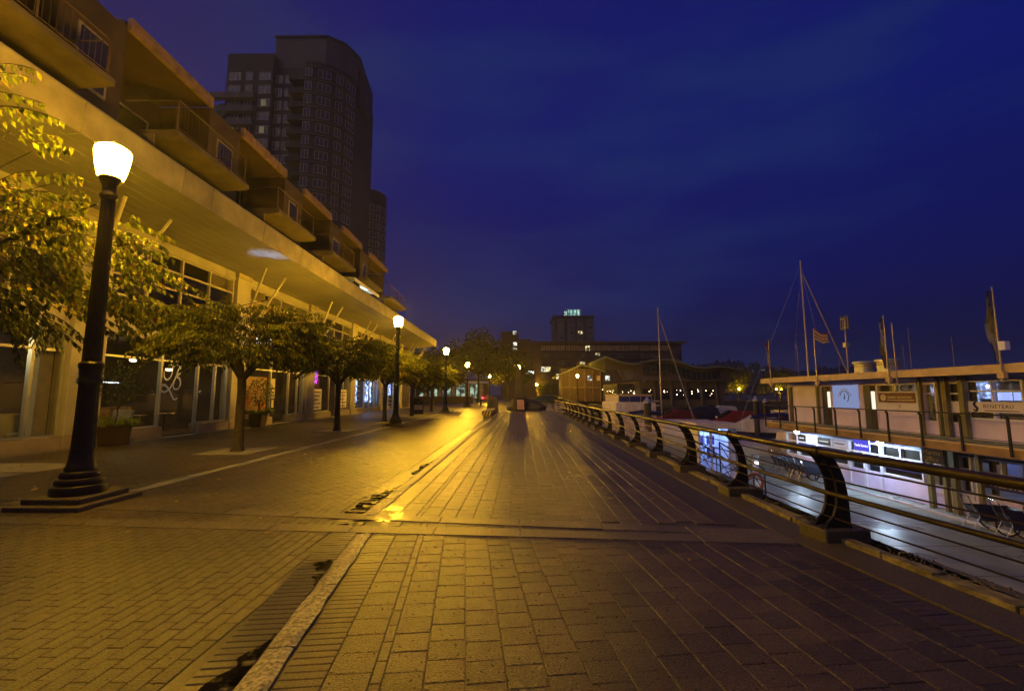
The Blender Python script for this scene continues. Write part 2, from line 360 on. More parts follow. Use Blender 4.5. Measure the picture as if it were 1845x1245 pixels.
g.add([(-1500,-60,-.06),(4.0,-60,-.06),(4.0,44,-.06),(8,62,-.06),(12,112,-.06),(1500,116,-.06),(1500,2400,-.06),(-1500,2400,-.06),
       (4.0,-60,-3.6),(4.0,44,-3.6),(8,62,-3.6),(12,112,-3.6),(1500,116,-3.6)],
      [(0,1,2,7),(2,3,4,7),(4,5,6,7),(1,8,9,2),(2,9,10,3),(3,10,11,4),(4,11,12,5)])
struct('ground', g, M['ground'])
struct('water', MB().quad((-5,-80,-2.9),(1500,-80,-2.9),(1500,130,-2.9),(-5,130,-2.9)), M['water'])
pl = struct('plaza', MB().quad((-13.9,-3,-.009),(-1.0,-3,-.009),(-1.6,30,-.009),(-13.9,30,-.009)), M['joint'])
struct('road', MB().quad((-6.3,30,-.012),(-1.6,30,-.012),(-1.3,110,-.012),(-6.3,110,-.012)), M['paved'])
struct('sidewalk', MB().quad((-13.9,16,-.010),(-6.42,16,-.010),(-6.35,110,-.010),(-13.9,110,-.010)), M['paved'])
bw = struct('boardwalk', MB().add([(-1.4,-3,-.010),(4.0,-3,-.010),(4.0,44,-.010),(-1.4,44,-.010)], [(0,1,2,3)]), M['joint'])
struct('path', MB().quad((-1.45,44,-.012),(4.0,44,-.012),(7,60,-.012),(-1.4,110,-.012)), M['paved'])

def paver_proto(name, Lx, Ly, m, b=.006, h=.03):
    x, y = Lx/2, Ly/2; vs = []
    for ins, z in ((0, -h), (0, -b*.8), (b, 0)):
        vs += [(-x+ins,-y+ins,z),(x-ins,-y+ins,z),(x-ins,y-ins,z),(-x+ins,y-ins,z)]
    fs = [(8,9,10,11)]
    for r0 in (0, 4):
        for k in range(4): fs.append((r0+k, r0+(k+1) % 4, r0+4+(k+1) % 4, r0+4+k))
    me = bpy.data.meshes.new(name); me.from_pydata(vs, [], fs); me.materials.append(m); return me, vs, fs
PROTO = {'col': paver_proto('paver', .2295, .2085, M['paver'], .004), 'wid': paver_proto('paver', .252, .2085, M['paver'], .004), 'nar': paver_proto('paver', .062, .2085, M['paver'], .004),
         'sol': paver_proto('paver', .256, .066, M['soldier'], .004), 'gut': paver_proto('brick', .29, .066, M['gutter'], .005),
         'brk': paver_proto('brick', .1045, .2145, M['brick'], .003)}
def lay(items, parent, name, limit=300):
    """items: (x, y, angle, kind). The pieces that show largest are objects, the rest one stuff mesh per kind."""
    def key(t):
        x, y = t[0], t[1]
        if y < 2.35 or abs(x) > y*1.17: return 1e6+y
        return math.hypot(x, y)*(1.9 if t[3] in ('sol', 'gut', 'nar') else 1)
    items = sorted(items, key=key); rest = {}
    for i, (x, y, a, k) in enumerate(items):
        z = R.gauss(0, .0008)+(.003 if k == 'gut' else 0); tx, ty = R.gauss(0, .0035), R.gauss(0, .0035); a2 = a+R.gauss(0, .003)
        sx, sy = 1-abs(R.gauss(0, .006)), 1-abs(R.gauss(0, .006))
        if i < limit:
            o = link(name, PROTO[k][0], parent); o.location = (x, y, z); o.rotation_euler = (tx, ty, a2); o.scale = (sx, sy, 1)
        else:
            vs, fs, ms = rest.setdefault(PROTO[k][0].materials[0].name, ([], [], PROTO[k][0].materials[0])); n = len(vs)
            c, s_ = math.cos(a2), math.sin(a2)
            for p in PROTO[k][1]:
                px, py = p[0]*sx, p[1]*sy; vs.append((x+px*c-py*s_, y+px*s_+py*c, p[2]+z+px*ty*-1+py*tx))
            fs += [tuple(q+n for q in f) for f in PROTO[k][2][:(5 if y > 14 else 9)]]
    for mn, (vs, fs, m) in rest.items():
        me = bpy.data.meshes.new(name); me.from_pydata(vs, [], fs); me.materials.append(m); o = link(name+'s', me, parent); o['kind'] = 'stuff'
# boardwalk columns (u from the kerb): soldier course, wide, narrow, then regular columns to the edge soldier course
items = []
def bands_clear(x, y, hy): 
    return 'near' if y < b2(x)+.14 else ('mid' if y < b1(x)-.12 else 'far')
cols = [(.195+.129, 'sol', .07), (.456+.127, 'wid', .212), (.713+.032, 'nar', .212)]
u = .779
while u+.235 < 4.62: cols.append((u+.1165, 'col', .212)); u += .2335
cols.append((u+.135, 'sol', .07))
for ci, (cu_, k, pitch) in enumerate(cols):
    off = R.uniform(0, pitch)
    v = -4.2+off
    while v < 1.1:
        p = Np(cu_, v)
        if bands_clear(p.x, p.y, pitch/2) in ('near', 'mid'): items.append((p.x, p.y, A_N, k))
        v += pitch
    v = -.3+off
    while v < 37.5:
        p = Fp(cu_, v)
        if bands_clear(p.x, p.y, pitch/2) == 'far' and p.y < 41: items.append((p.x, p.y, A_F, k))
        v += pitch
        if v > 24 and k == 'sol': break
lay(items, bw, 'paver')
# plaza bricks in running bond and the wet gutter course along the kerb
items = []
for (fr, ang, v0, v1) in ((Np, A_N, -4.2, 1.1), (Fp, A_F, -.3, 14)):
    v = v0
    while v < v1:
        p = fr(-.155, v); c = bands_clear(p.x, p.y, .035)
        if (fr is Np and c in ('near', 'mid')) or (fr is Fp and c == 'far'): items.append((p.x, p.y, ang, 'gut'))
        v += .0715
def kerb_x(y): return (ON+dN*((y-ON.y)/dN.y)).x if y < 5.9 else (OF+dF*((y-OF.y)/dF.y)).x
i = 0; x = -2.0
while x > -12.9:
    y = 1.9+(.11 if i % 2 else 0)+R.uniform(-.012, .012)
    ymax = 30 if x > -6.2 else 16
    while y < ymax:
        lim = kerb_x(y)-.30-.02
        c = bands_clear(x, y, .11)
        if x < lim and c and not (-6.50 < x < -6.22 and y > 6.8) and not (c == 'near' and y < .9*abs(x)*.8) and abs(x) < y*1.35+1.2:
            items.append((x, y, 0, 'brk'))
        y += .2185
    x -= .1085; i += 1
lay(items, pl, 'brick')

# flush concrete bands, the kerb of rough granite blocks, edge strips
bd = MB()
for k in range(13):
    for fn, d0, d1 in ((b1, -.25, 0), (b2, 0, .28)):
        x0, x1 = 3.05-k*1.0+ (0 if k else 0), 2.062-k*1.0
        P = [(x0, fn(x0)+d0), (x0, fn(x0)+d1), (x1, fn(x1)+d1), (x1, fn(x1)+d0)]
        j = R.uniform(-.001, .002)
        bd = MB(); bd.prism(P, 'z', -.03, .008+j); s_ = struct('concrete_band', bd, M['band'], bevel=.006) if False else None
        if k == 0 and fn is b1: BAND = struct('paving_band', bd, M['band'], bevel=.006)
        else: obj('band_slab', bd, M['band'], BAND, bevel=.006)
kerb = None
for fr, v0, v1 in ((Np, -4.2, .02), (Fp, -.02, 37)):
    v = v0
    while v < v1:
        ln = min(R.uniform(.85, 1.15) if v < 12 else 2.4, v1-v+.02); mb = MB()
        nseg = 7 if v < 12 else 2; vs = []
        for q in range(nseg+1):
            for uu, z in ((0, -.05), (0, .008), (.04, .018), (.13, .018), (.17, .008), (.17, -.05)):
                p = fr(uu+R.uniform(-.009, .009)*(z > 0), v+(ln-.012)*q/nseg); vs.append((p.x, p.y, z+(R.uniform(-.007, .007) if z > 0 else 0)))
        fs = [(q*6+k, q*6+k+1, q*6+k+7, q*6+k+6) for q in range(nseg) for k in range(5)]+[(0,1,2,3,4,5), tuple(nseg*6+k for k in range(6))]
        mb.add(vs, fs)
        p = fr(.1, v+ln/2)
        if kerb is None: kerb = struct('kerb', mb, M['granite'])
        elif not (5.1 < p.y < 5.2 and fr is Fp): obj('kerb_stone', mb, M['granite'], kerb)
        v += ln
struct('edge_strip', strip(MB(), .0, .43, -.04, .004, [-2, 1, 3, 5.3, 9, 14, 20, 30, 44]), M['apron'])
strip_ys = [-1, .6, 1.6, 2.3, 2.9, 3.5, 4.1, 4.6, 5.3, 5.9, 6.8, 7.6, 8.4, 9.3, 10.2, 11.5, 13, 15, 18, 22, 28, 36, 44]
lip = struct('edge_kerb', strip(MB(), .45, .60, -.04, .05, strip_ys[:2], jit=.02), M['lip'], bevel=.008)
for a, b in zip(strip_ys[1:-1], strip_ys[2:]):
    obj('kerb_stone', strip(MB(), .45, .60, -.04, .045, [a, b-.02], jit=.03), M['lip'], lip, bevel=.01)
struct('seawall', strip(strip(MB(), .60, .92, -3.6, -.01, [-6, 5.3, 44]), .84, 1.0, -.4, -.12, [-6, 5.3, 44]), M['seawall'])
# loose gravel on the wall behind the lip
mb = MB()
for _ in range(2600):
    y = 1.5+22*R.random()**2.2; x = edge(y)+R.uniform(.61, .91); r = R.uniform(.006, .020)
    a = R.uniform(0, 6); vs = [(x+r*math.cos(a+q*2.1), y+r*math.sin(a+q*2.1), -.012) for q in range(3)]+[(x, y, r*.8-.004)]
    mb.add(vs, [(0,1,3),(1,2,3),(2,0,3)])
struct_g = obj('gravel', mb, M['gravel'], kind='stuff')
# longitudinal concrete strip under the lamps and the doorstep band
struct('lamp_strip', strip(MB(), 0, .26, -.03, .004, [6.75, 12, 20, 30, 60, 100], base=lambda y: -6.49+.004*y), M['slab'])
struct('shop_apron', MB().box(-13.35, -12.9, -2, 57, -.03, .003), M['slab'])
for p0, p1 in ((7.9, 9.2), (9.3, 10.5)): obj('paving_slab', MB().box(-12.88, -9.9, p0, p1-.03, -.03, .004), M['slab'], pl)
# puddles along the kerb
def puddle(fr, pts, dn):
    n_ = len(pts); q_ = []
    for i in range(n_):
        p0, p1, p2, p3 = pts[i-1], pts[i], pts[(i+1) % n_], pts[(i+2) % n_]
        for t in (0, .25, .5, .75): q_.append(tuple(.5*(2*p1[c]+(p2[c]-p0[c])*t+(2*p0[c]-5*p1[c]+4*p2[c]-p3[c])*t*t+(3*p1[c]-p0[c]-3*p2[c]+p3[c])*t**3)+(R.gauss(0, .004) if c == 0 and p1[0] < -.02 else 0) for c in (0, 1)))
    vs = [fr(min(a, -.008) if fr is not None and max(p[0] for p in pts) < 0 else a, b) for a, b in q_]; mb = MB(); mb.add([(p.x, p.y, .0062) for p in vs], [tuple(range(len(vs)))])
    return struct('puddle', mb, M['puddle'])
puddle(Fp, [(-.012,.12),(-.30,.10),(-.26,.35),(-.30,.62),(-.22,.9),(-.27,1.15),(-.15,1.32),(-.17,1.6),(-.06,1.75),(-.012,1.95)], 0)
puddle(Fp, [(-.012,3.1),(-.14,3.15),(-.10,3.6),(-.16,4.1),(-.05,4.5),(-.012,5.0)], 0)
puddle(Np, [(-.012,-.80),(-.12,-.77),(-.21,-.80),(-.16,-.90),(-.10,-1.02),(-.11,-1.12),(-.05,-1.22),(-.012,-1.34)], 0)
puddle(Np, [(-.012,-2.75),(-.16,-2.8),(-.20,-2.6),(-.10,-2.45),(-.13,-2.35),(-.05,-2.22),(-.012,-2.1)], 0)
puddle(Np, [(-.35,.42),(-.30,.36),(-.02,.38),(.0,.47),(-.2,.5)], 0)
puddle(Np, [(-.30,.56),(-.1,.56),(.15,.6),(.12,.64),(-.2,.63)], 0)

# a thin film of water left on the boardwalk
def film_mat():
    m, t, o = nmat('water film'); n = t.nodes; l = t.links; g_ = n.new('ShaderNodeNewGeometry')
    tr = n.new('ShaderNodeBsdfTransparent'); gl = n.new('ShaderNodeBsdfGlossy'); gl.inputs['Roughness'].default_value = .22
    nn = n.new('ShaderNodeTexNoise'); nn.inputs['Scale'].default_value = 5; nn.inputs['Detail'].default_value = 6; l.new(g_.outputs['Position'], nn.inputs['Vector'])
    mr = n.new('ShaderNodeMapRange'); mr.inputs[1].default_value = .46; mr.inputs[2].default_value = .62; mr.inputs[4].default_value = .16; l.new(nn.outputs[0], mr.inputs[0])
    ms = n.new('ShaderNodeMixShader'); l.new(mr.outputs[0], ms.inputs[0]); l.new(tr.outputs[0], ms.inputs[1]); l.new(gl.outputs[0], ms.inputs[2]); l.new(ms.outputs[0], o.inputs[0]); return m
M['film'] = film_mat()
for (px, py, a_, b_) in ((1030, 803, .75, 2.2), (700, 925, .55, .5), (745, 880, .45, .7)):
    x_, y_ = G(px, py); struct('puddle', MB().add([(x_+a_*math.cos(q*PI/12)*(1+.15*math.sin(q*2.1)), y_+b_*math.sin(q*PI/12)*(1+.12*math.cos(q*1.7)), .0105) for q in range(24)], [tuple(range(24))]), M['film'])

# ================================================================ RAILING
POSTY = [2.95]+[5.22+2.17*k for k in range(15)]
PLZ = .13
def fin_mesh():
    prof = [(-.10,0),(.0,.045),(.085,.13),(.135,.27),(.155,.44),(.14,.60),(.09,.75),(.02,.88),(-.035,.945),(.035,.975),(.11,.89),(.175,.77),(.222,.62),(.245,.45),(.258,.28),(.262,.10),(.262,0)]
    prof = [(a, b*.85) for a, b in prof]; n = len(prof); mb = MB(); mb.prism(prof, 'y', -.021, .021)
    arc = [(p[0]-.012, 0, p[1]) for p in prof[1:9]]           # flange rod along the inner curve
    mb.tube(arc, .019, 6)
    for bx in (-.06, .23): mb.lathe([(.018, .0), (.018, .02), (.008, .03)], (bx, -.045, .002), 6)
    return mb
FINME = fin_mesh().mesh('post', M['black'])
rl = thing('railing', 'long dark waterfront railing of curved fins and tubes along the boardwalk edge', 'railing', (3.5, 5.3, 0))
for i, y in enumerate(POSTY):
    near = y < 5.3; a = A_N if near else A_F
    bx = edge(y)+.41
    pb = MB().box(-.14, .40, -.20, .20, -.05, PLZ); me = pb.mesh('plinth', M['apron'])
    o = link('plinth', me, rl); o.location = (bx-3.5, y-5.3, 0); o.rotation_euler = (0, 0, a)
    b = o.modifiers.new('bevel', 'BEVEL'); b.width = .012; b.segments = 1
    offs = (-.075, .075) if i in (1, 3, 6, 10) else (0,)
    for q in offs:
        o = link('post', FINME, rl); o.rotation_euler = (0, 0, a)
        d = dN if near else dF; o.location = (bx-3.5+d.x*q, y+d.y*q-5.3, PLZ)
def rail_line(name, dx, z, r, m, n=8):
    ys = [-1.0, 5.3, 37.2]; obj(name, MB().tube([(edge(y)+.41+dx, y, z+PLZ) for y in ys], r, n), m, rl, smooth=True)
rail_line('handrail', .0, .82, .046, M['rail'], 14)
rail_line('midrail', .13, .345, .028, M['rail'], 10)
for dx, z in ((.07, .67), (.12, .51), (.12, .22), (.07, .10)): rail_line('cable', dx, z, .009, M['rail'], 6)
mb = MB()
for y in POSTY: mb.lathe([(.045, -.05), (.045, .05)], (0, 0, 0), 10) if False else None
for y in POSTY[1:]:
    a = Vector((edge(y)+.41, y-.04, .82+PLZ)); b = Vector((edge(y+.08)+.41, y+.04, .82+PLZ)); obj('rail_sleeve', MB().tube([a, b], .056, 12), M['black'], rl, smooth=True)

# ================================================================ STREET LAMPS
def make_lamp():
    t = thing('street_lamp', 'x', 'street lamp', (0, 0, 0), 0, 'sodium street lamps of the promenade')
    obj('plinth', MB().box(-.53, .53, -.53, .53, -.02, .07), M['apron'], t, bevel=.015, world=False)
    obj('step', MB().box(-.41, .41, -.41, .41, .07, .15), M['apron'], t, bevel=.015, world=False)
    base = MB().lathe([(0.318,.15),(0.326,.22),(0.311,.27),(0.274,.29),(0.285,.325),(0.266,.37),(0.229,.385),(0.237,.42),(0.222,.46),(0.185,.48),(0.189,.51),(0.167,.56),(0.152,.66),(0.141,.80)], n=28)
    obj('base', base, M['black'], t, smooth=True, world=False)
    obj('shaft', MB().lathe([(0.137,.80),(0.128,1.1),(0.121,1.78),(0.119,2.0),(0.112,2.4),(0.099,3.6),(0.086,4.72)], n=48, flute=.05), M['black'], t, world=False)
    obj('collar', MB().lathe([(0.122,1.74),(0.150,1.77),(0.150,1.83),(0.136,1.85),(0.140,1.98),(0.150,2.0),(0.150,2.06),(0.119,2.09)], n=24), M['black'], t, smooth=True, world=False)
    obj('capital', MB().lathe([(0.092,4.66),(0.115,4.70),(0.115,4.74),(0.089,4.78),(0.096,4.88),(0.130,4.96),(0.148,5.0),(0.148,5.03)], n=24), M['black'], t, smooth=True, world=False)
    obj('lamp_shade', MB().lathe([(0.156,5.03),(0.184,5.12),(0.215,5.28),(0.234,5.43),(0.220,5.50),(0.139,5.555),(0.049,5.575)], n=20), E_['sodium'], t, smooth=True, world=False)
    obj('finial', MB().lathe([(0.044,5.575),(0.024,5.60),(0.028,5.63),(0.005,5.67)], n=10), M['black'], t, smooth=True, world=False)
    return t
L0 = make_lamp(); L0.location = (-6.46, 6.72, 0)
L0['label'] = 'nearest black street lamp with glowing yellow shade, left foreground on stepped plinth'
for (x, y, s) in ((-6.02, 22.6, 'second street lamp, glowing in front of the canopy end beside small trees'),
                  (-5.98, 38.4, 'third lamp down the promenade, just past the end of the canopy'),
                  (-6.05, 56.5, 'fourth lamp down the promenade, right of the third, before the row of trees'),
                  (.55, 62.0, 'lamp on dark post above the mound at the end of the boardwalk'),
                  (12.9, 92, 'lamp in front of the brown timber frontage right of the boardwalk end')):
    l = dup(L0, (x, y, 0), 0, s)
_ky = dup(L0, (-5.3, 92, 0), 0, 'far lamp glowing among the yellow green tree leaves at the promenade end')
for (px, y, s) in ((958, 150, 'smaller of the two close lamps at the bend of the far path'), (967, 128, 'larger of the two close lamps at the bend of the far path'), (973, 185, 'small far lamp low beside a bush at the bend')):
    dup(L0, (AY(px, 705, y)[0], y, -1.0 if y < 140 else -1.5), 0, s)

# ================================================================ TREES
def leaf_vf(p, d, n, ln, wd):
    """folded leaf from p along d, face normal about n"""
    s = d.cross(n)
    if s.length < 1e-4: s = Vector((1, 0, 0))
    s.normalize(); n2 = s.cross(d).normalized()
    m = p+d*ln*.45
    return [p, m+s*wd*.5+n2*wd*.18, p+d*ln-n2*ln*.12, m-s*wd*.5+n2*wd*.18, m], [(0,1,4),(1,2,4),(2,3,4),(3,0,4)]
def sprig_leaves(start, dirn, length, step, ln, wd, rr, droop=1.1):
    out = []; pts = [start.copy()]; p = start.copy(); d = dirn.normalized(); n = int(length/step)
    for i in range(n):
        d = (d+Vector((rr.gauss(0, .06), rr.gauss(0, .06), -droop*step*.9))).normalized(); p = p+d*step; pts.append(p.copy())
        side = d.cross(Vector((0, 0, 1))).normalized()*(1 if i % 2 else -1)
        ld = (d*.55+side*.6+Vector((rr.gauss(0, .22), rr.gauss(0, .22), -1.15+rr.gauss(0, .25)))).normalized()
        out.append((p.copy(), ld, side+Vector((0, 0, .5)), ln*rr.uniform(.7, 1.15), wd*rr.uniform(.8, 1.15)))
    return pts, out
def crown_leaves(rr, cz, rx, rz, n_spr, step=.06, ln=.14, wd=.066, slen=(.5, 1.0), cx=0, cy=0, off=0.3):
    leaves = []; twigs = []
    for _ in range(n_spr):
        a = rr.uniform(0, 2*PI); q = math.sqrt(rr.random())*.80; zz = rr.uniform(-1, 1)
        h = math.sqrt(max(0, 1-q*q)); s = Vector((cx+rx*q*math.cos(a), cy+rx*q*math.sin(a), cz+rz*h*zz*.85+rz*.15))
        d = Vector((math.cos(a+rr.gauss(0, .5)), math.sin(a+rr.gauss(0, .5)), off+.5*zz*.6))
        pts, lv = sprig_leaves(s, d, rr.uniform(*slen), step, ln, wd, rr); twigs.append(pts[::3]+[pts[-1]]); leaves += lv
    return leaves, twigs
def trunk_mb(rr, h, r, cz, rx, rz, nb=9):
    mb = MB(); j = lambda k: rr.gauss(0, k)
    mb.tube([(0,0,-.05),(j(.01),j(.01),.12),(j(.02),j(.02),h*.4),(j(.03),j(.03),h*.8),(0,0,h)], [r*1.75, r*1.15, r, r*.92, r*.95], 12)
    for k in range(nb):
        a = 2*PI*k/nb+j(.3); e = rr.uniform(.45, .85)*rx; z1 = cz+rz*rr.uniform(-.2, .7)
        P = [(0,0,h-.12), (e*.25*math.cos(a), e*.25*math.sin(a), h+.30*(z1-h)+.1), (e*.6*math.cos(a+.1), e*.6*math.sin(a+.1), h+.75*(z1-h)), (e*math.cos(a), e*math.sin(a), z1)]
        mb.tube(P, [r*.62, r*.42, r*.24, r*.08], 7)
        for b in range(2):
            a2 = a+rr.choice((-1, 1))*rr.uniform(.4, .9); p = Vector(P[2]); mb.tube([p, p+Vector((.45*math.cos(a2), .45*math.sin(a2), .2)), p+Vector((.85*math.cos(a2), .85*math.sin(a2), .22))], [r*.2, r*.12, r*.05], 5)
    return mb
def leaves_mesh(leaves, name='leaves', m=None, m2=None, frac=.12, rr=R):
    mb = MB()
    for p, d, n, l, w_ in leaves:
        v, f = leaf_vf(p, d, n, l, w_); mb.add(v, f, 1 if rr.random() < frac else 0)
    me = bpy.data.meshes.new(name); me.from_pydata([tuple(q) for q in mb.v], [], mb.f); me.materials.append(m or M['leaf']); me.materials.append(m2 or M['leaf2']); me.polygons.foreach_set('material_index', mb.m); return me
def small_tree(seed, loc, label, grp='small round-headed street trees', rx=2.3, rz=.82, cz=3.12, h=2.1, r=.12, n=820, **kw):
    rr = random.Random(seed); t = thing('street_tree', label, 'tree', loc, rr.uniform(0, 6), grp)
    obj('trunk', trunk_mb(rr, h, r, cz, rx, rz), M['bark'], t, smooth=True, world=False)
    lv, tw = crown_leaves(rr, cz, rx, rz, n, **kw)
    tm = MB()
    for q in tw: tm.tube(q, .005, 4, cap=False)
    o = obj('twigs', tm, M['bark'], t, world=False, kind='stuff')
    c = link('crown', leaves_mesh(lv, rr=rr), t); c['kind'] = 'stuff'
    return t
T1 = small_tree(11, (-7.86, 12.75, 0), 'nearest whole street tree, dark trunk in pale square before the lettered shop door')
T2 = small_tree(12, (-7.82, 19.7, 0), 'second small tree from the left with forked trunk, before shop window with notices')
dup(T1, (-7.55, 25.9, 0), 2.1, 'third small tree, its trunk just left of the second street lamp')
dup(T2, (-7.6, 32.9, 0), .9, 'fourth small tree, just right of the second street lamp')
dup(T1, (-7.6, 40.5, 0), 4.0, 'fifth small tree, right of the sandwich board on the sidewalk')
dup(T2, (-7.7, 48.5, 0), 3.1, 'sixth small tree, between the fifth tree and the third lamp')
# near tree: trunk just outside the frame, crown hanging in from the left
rr = random.Random(5)
T0 = thing('street_tree', 'close tree at left edge, bright drooping leaves hanging beside the lit lamp', 'tree', (-8.0, 5.35, 0), 0, 'small round-headed street trees')
obj('trunk', trunk_mb(rr, 2.3, .14, 3.8, 2.6, 1.3, 11), M['bark'], T0, smooth=True, world=False)
lv, tw = crown_leaves(rr, 3.35, 2.75, 1.10, 640, step=.06, ln=.125, wd=.06, slen=(.6, 1.3))
for (px, py, yd, ex, ez) in ((250, 370, 6.5, .5, .1), (255, 430, 7.0, .6, .2), (285, 455, 7.1, .6, .1), (330, 515, 7.6, .7, .15), (230, 480, 7.4, .8, .1), (240, 560, 7.4, .8, .0), (150, 300, 5.6, .5, .25), (115, 265, 5.4, .5, .3), (200, 350, 6.0, .5, .2), (60, 215, 5.3, .4, .3), (45, 160, 5.2, .4, .3), (170, 420, 6.2, .5, .1), (260, 520, 7.6, .9, .15), (300, 545, 7.8, .8, .2)):
    x, z = AY(px, py, yd); s = Vector((x+8.0, yd-5.35, z)); st = s-Vector((.55, .15, -.12))
    for _ in range(3):
        pts, l2 = sprig_leaves(st+Vector((rr.gauss(0, .06), rr.gauss(0, .06), rr.gauss(0, .06))), Vector((ex+.5, rr.gauss(.1, .2), ez+rr.gauss(0, .08))), rr.uniform(.6, .95), .055, .125, .06, rr, 1.0); lv += l2; tw.append(pts[::3]+[pts[-1]])
    tw.append([Vector((0, 0, 3.2)), (st+Vector((0, 0, 3.2)))*.5+Vector((0, 0, .25)), st])
def hides_lamp(l):
    p = l[0]+Vector((-8.0, 5.35, 0)); q = Vector((-6.46, 6.72, 5.3)); c_ = Vector((0, 0, 1.6)); d_ = (q-c_).normalized(); v_ = p-c_
    if p.x > -5.9 and p.z > 4.35: return True
    if p.y > .5 and abs(p.x/p.y+.961) < .05 and p.y < 6.9: return True
    return (v_-d_*v_.dot(d_)).length < .42 and v_.length < 10.5
lv = [l for l in lv if not hides_lamp(l)]; tw = [q for q in tw if not any(hides_lamp((p, 0)) for p in q)]
tm = MB()
for q in tw: tm.tube(q, .006, 4, cap=False)
obj('twigs', tm, M['bark'], T0, world=False, kind='stuff')
def vis(l):
    p = l[0]+Vector((-8.0, 5.35, 0)); px = 928+p.x/p.y*800
    return (0 if px > 30 else 10)+(p-Vector((-2, 0, 2))).length
lv.sort(key=vis)
pm = []
for q in range(4):
    v, f = leaf_vf(Vector((0, 0, 0)), Vector((0, 1, 0)), Vector((0, .1*q-.15, 1)).normalized(), .125, .06+.004*q)
    me = bpy.data.meshes.new('leaf'); me.from_pydata([tuple(a) for a in v], [], f); me.materials.append(M['leaf'] if q else M['leaf2']); pm.append(me)
for p, d, n, l, w_ in lv[:300]:
    s = d.cross(n).normalized(); n2 = s.cross(d).normalized(); o = link('leaf', rr.choice(pm), T0)
    o.matrix_local = Matrix(((s.x, d.x, n2.x, p.x), (s.y, d.y, n2.y, p.y), (s.z, d.z, n2.z, p.z), (0, 0, 0, 1)))
c = link('crown', leaves_mesh(lv[300:], rr=rr), T0); c['kind'] = 'stuff'
# pale tree squares
for k, (x, y) in enumerate(((-7.86, 12.75), (-7.82, 19.7), (-7.55, 25.9), (-7.6, 32.9), (-7.6, 40.5))):
    mb = MB()
    for (a, b, c_, d) in ((-.75, -.2, -.75, .75), (.2, .75, -.75, .75), (-.2, .2, -.75, -.2), (-.2, .2, .2, .75)): mb.box(x+a+.003, x+b-.003, y+c_+.003, y+d-.003, -.02, .009)
    struct('tree_square', mb, M['slab'], bevel=.004)
# big yellow green trees at the end of the promenade
def big_tree(seed, loc, label, h=9, cr=4.2, n=4200, ls=.5, trunk=.22, m=None):
    rr = random.Random(seed); t = thing('broad_tree', label, 'tree', loc, 0, 'large trees at the end of the promenade')
    mb = MB(); mb.tube([(0,0,-.1),(.1,0,h*.2),(0,.1,h*.42)], [trunk*1.3, trunk, trunk*.8], 9); blobs = []
    for k in range(11):
        a = 2*PI*k/11+rr.gauss(0, .3); e = rr.uniform(.35, .8)*cr; z = h*rr.uniform(.45, .9); e *= 1.15-max(0, z/h-.55)
        mb.tube([(0,.05,h*.38),(e*.45*math.cos(a), e*.45*math.sin(a), h*.38+.5*(z-h*.38)),(e*math.cos(a), e*math.sin(a), z)], [trunk*.55, trunk*.35, trunk*.12], 6); blobs.append((Vector((e*math.cos(a), e*math.sin(a), z)), rr.uniform(.28, .45)*cr))
    blobs += [(Vector((0, 0, h*.88)), cr*.4), (Vector((0, 0, h*.65)), cr*.5)]
    lv = []
    for _ in range(n):
        b, r_ = rr.choice(blobs); d = Vector((rr.gauss(0, 1), rr.gauss(0, 1), rr.gauss(0, .8))).normalized(); p = b+d*r_*rr.random()**.4
        dd = (d+Vector((rr.gauss(0, .6), rr.gauss(0, .6), -.5))).normalized(); lv.append((p, dd, Vector((rr.gauss(0, 1), rr.gauss(0, 1), 1)), ls*rr.uniform(.6, 1.2), ls*.55))
    obj('trunk', mb, M['bark'], t, smooth=True, world=False)
    c = link('crown', leaves_mesh(lv, m=m, rr=rr), t); c['kind'] = 'stuff'; return t
big_tree(31, (-7.0, 84, 0), 'tall yellow green tree over the far promenade, lit from the lamp within', 13.5, 6.2, 7500, .58)
big_tree(32, (-1.6, 97, 0), 'broad bright tree left of the lamp topped mound at the promenade end', 11.5, 5.6, 7500, .55)
big_tree(33, (-14.5, 74, 0), 'dark tree right after the canopy end, over the shop lights', 8.5, 5.4, 5600, .5)
big_tree(34, (-11.5, 62, 0), 'low dark tree nearest the canopy end', 6.2, 3.6, 4600, .4)
big_tree(35, (-21, 92, 0), 'dark tree behind the others beyond the canopy end', 10, 6, 4600, .55)
big_tree(36, (9.5, 150, -.5), 'low bush-like tree by the two close lamps', 5.0, 3.2, 1500, .4)
for k, (px, y, lb) in enumerate(((1330, 118, 'small lamp-lit tree between restaurant and marina office, left one'), (1404, 120, 'small lamp-lit tree just left of the marina office roof end'), (1240, 122, 'dark tree behind the right end of the restaurant'))):
    t = big_tree(41+k, (AY(px, 705, y)[0], y, 0), lb, 8.0, 5.0, 3200, .6)
    t['group'] = 'trees across the harbour'

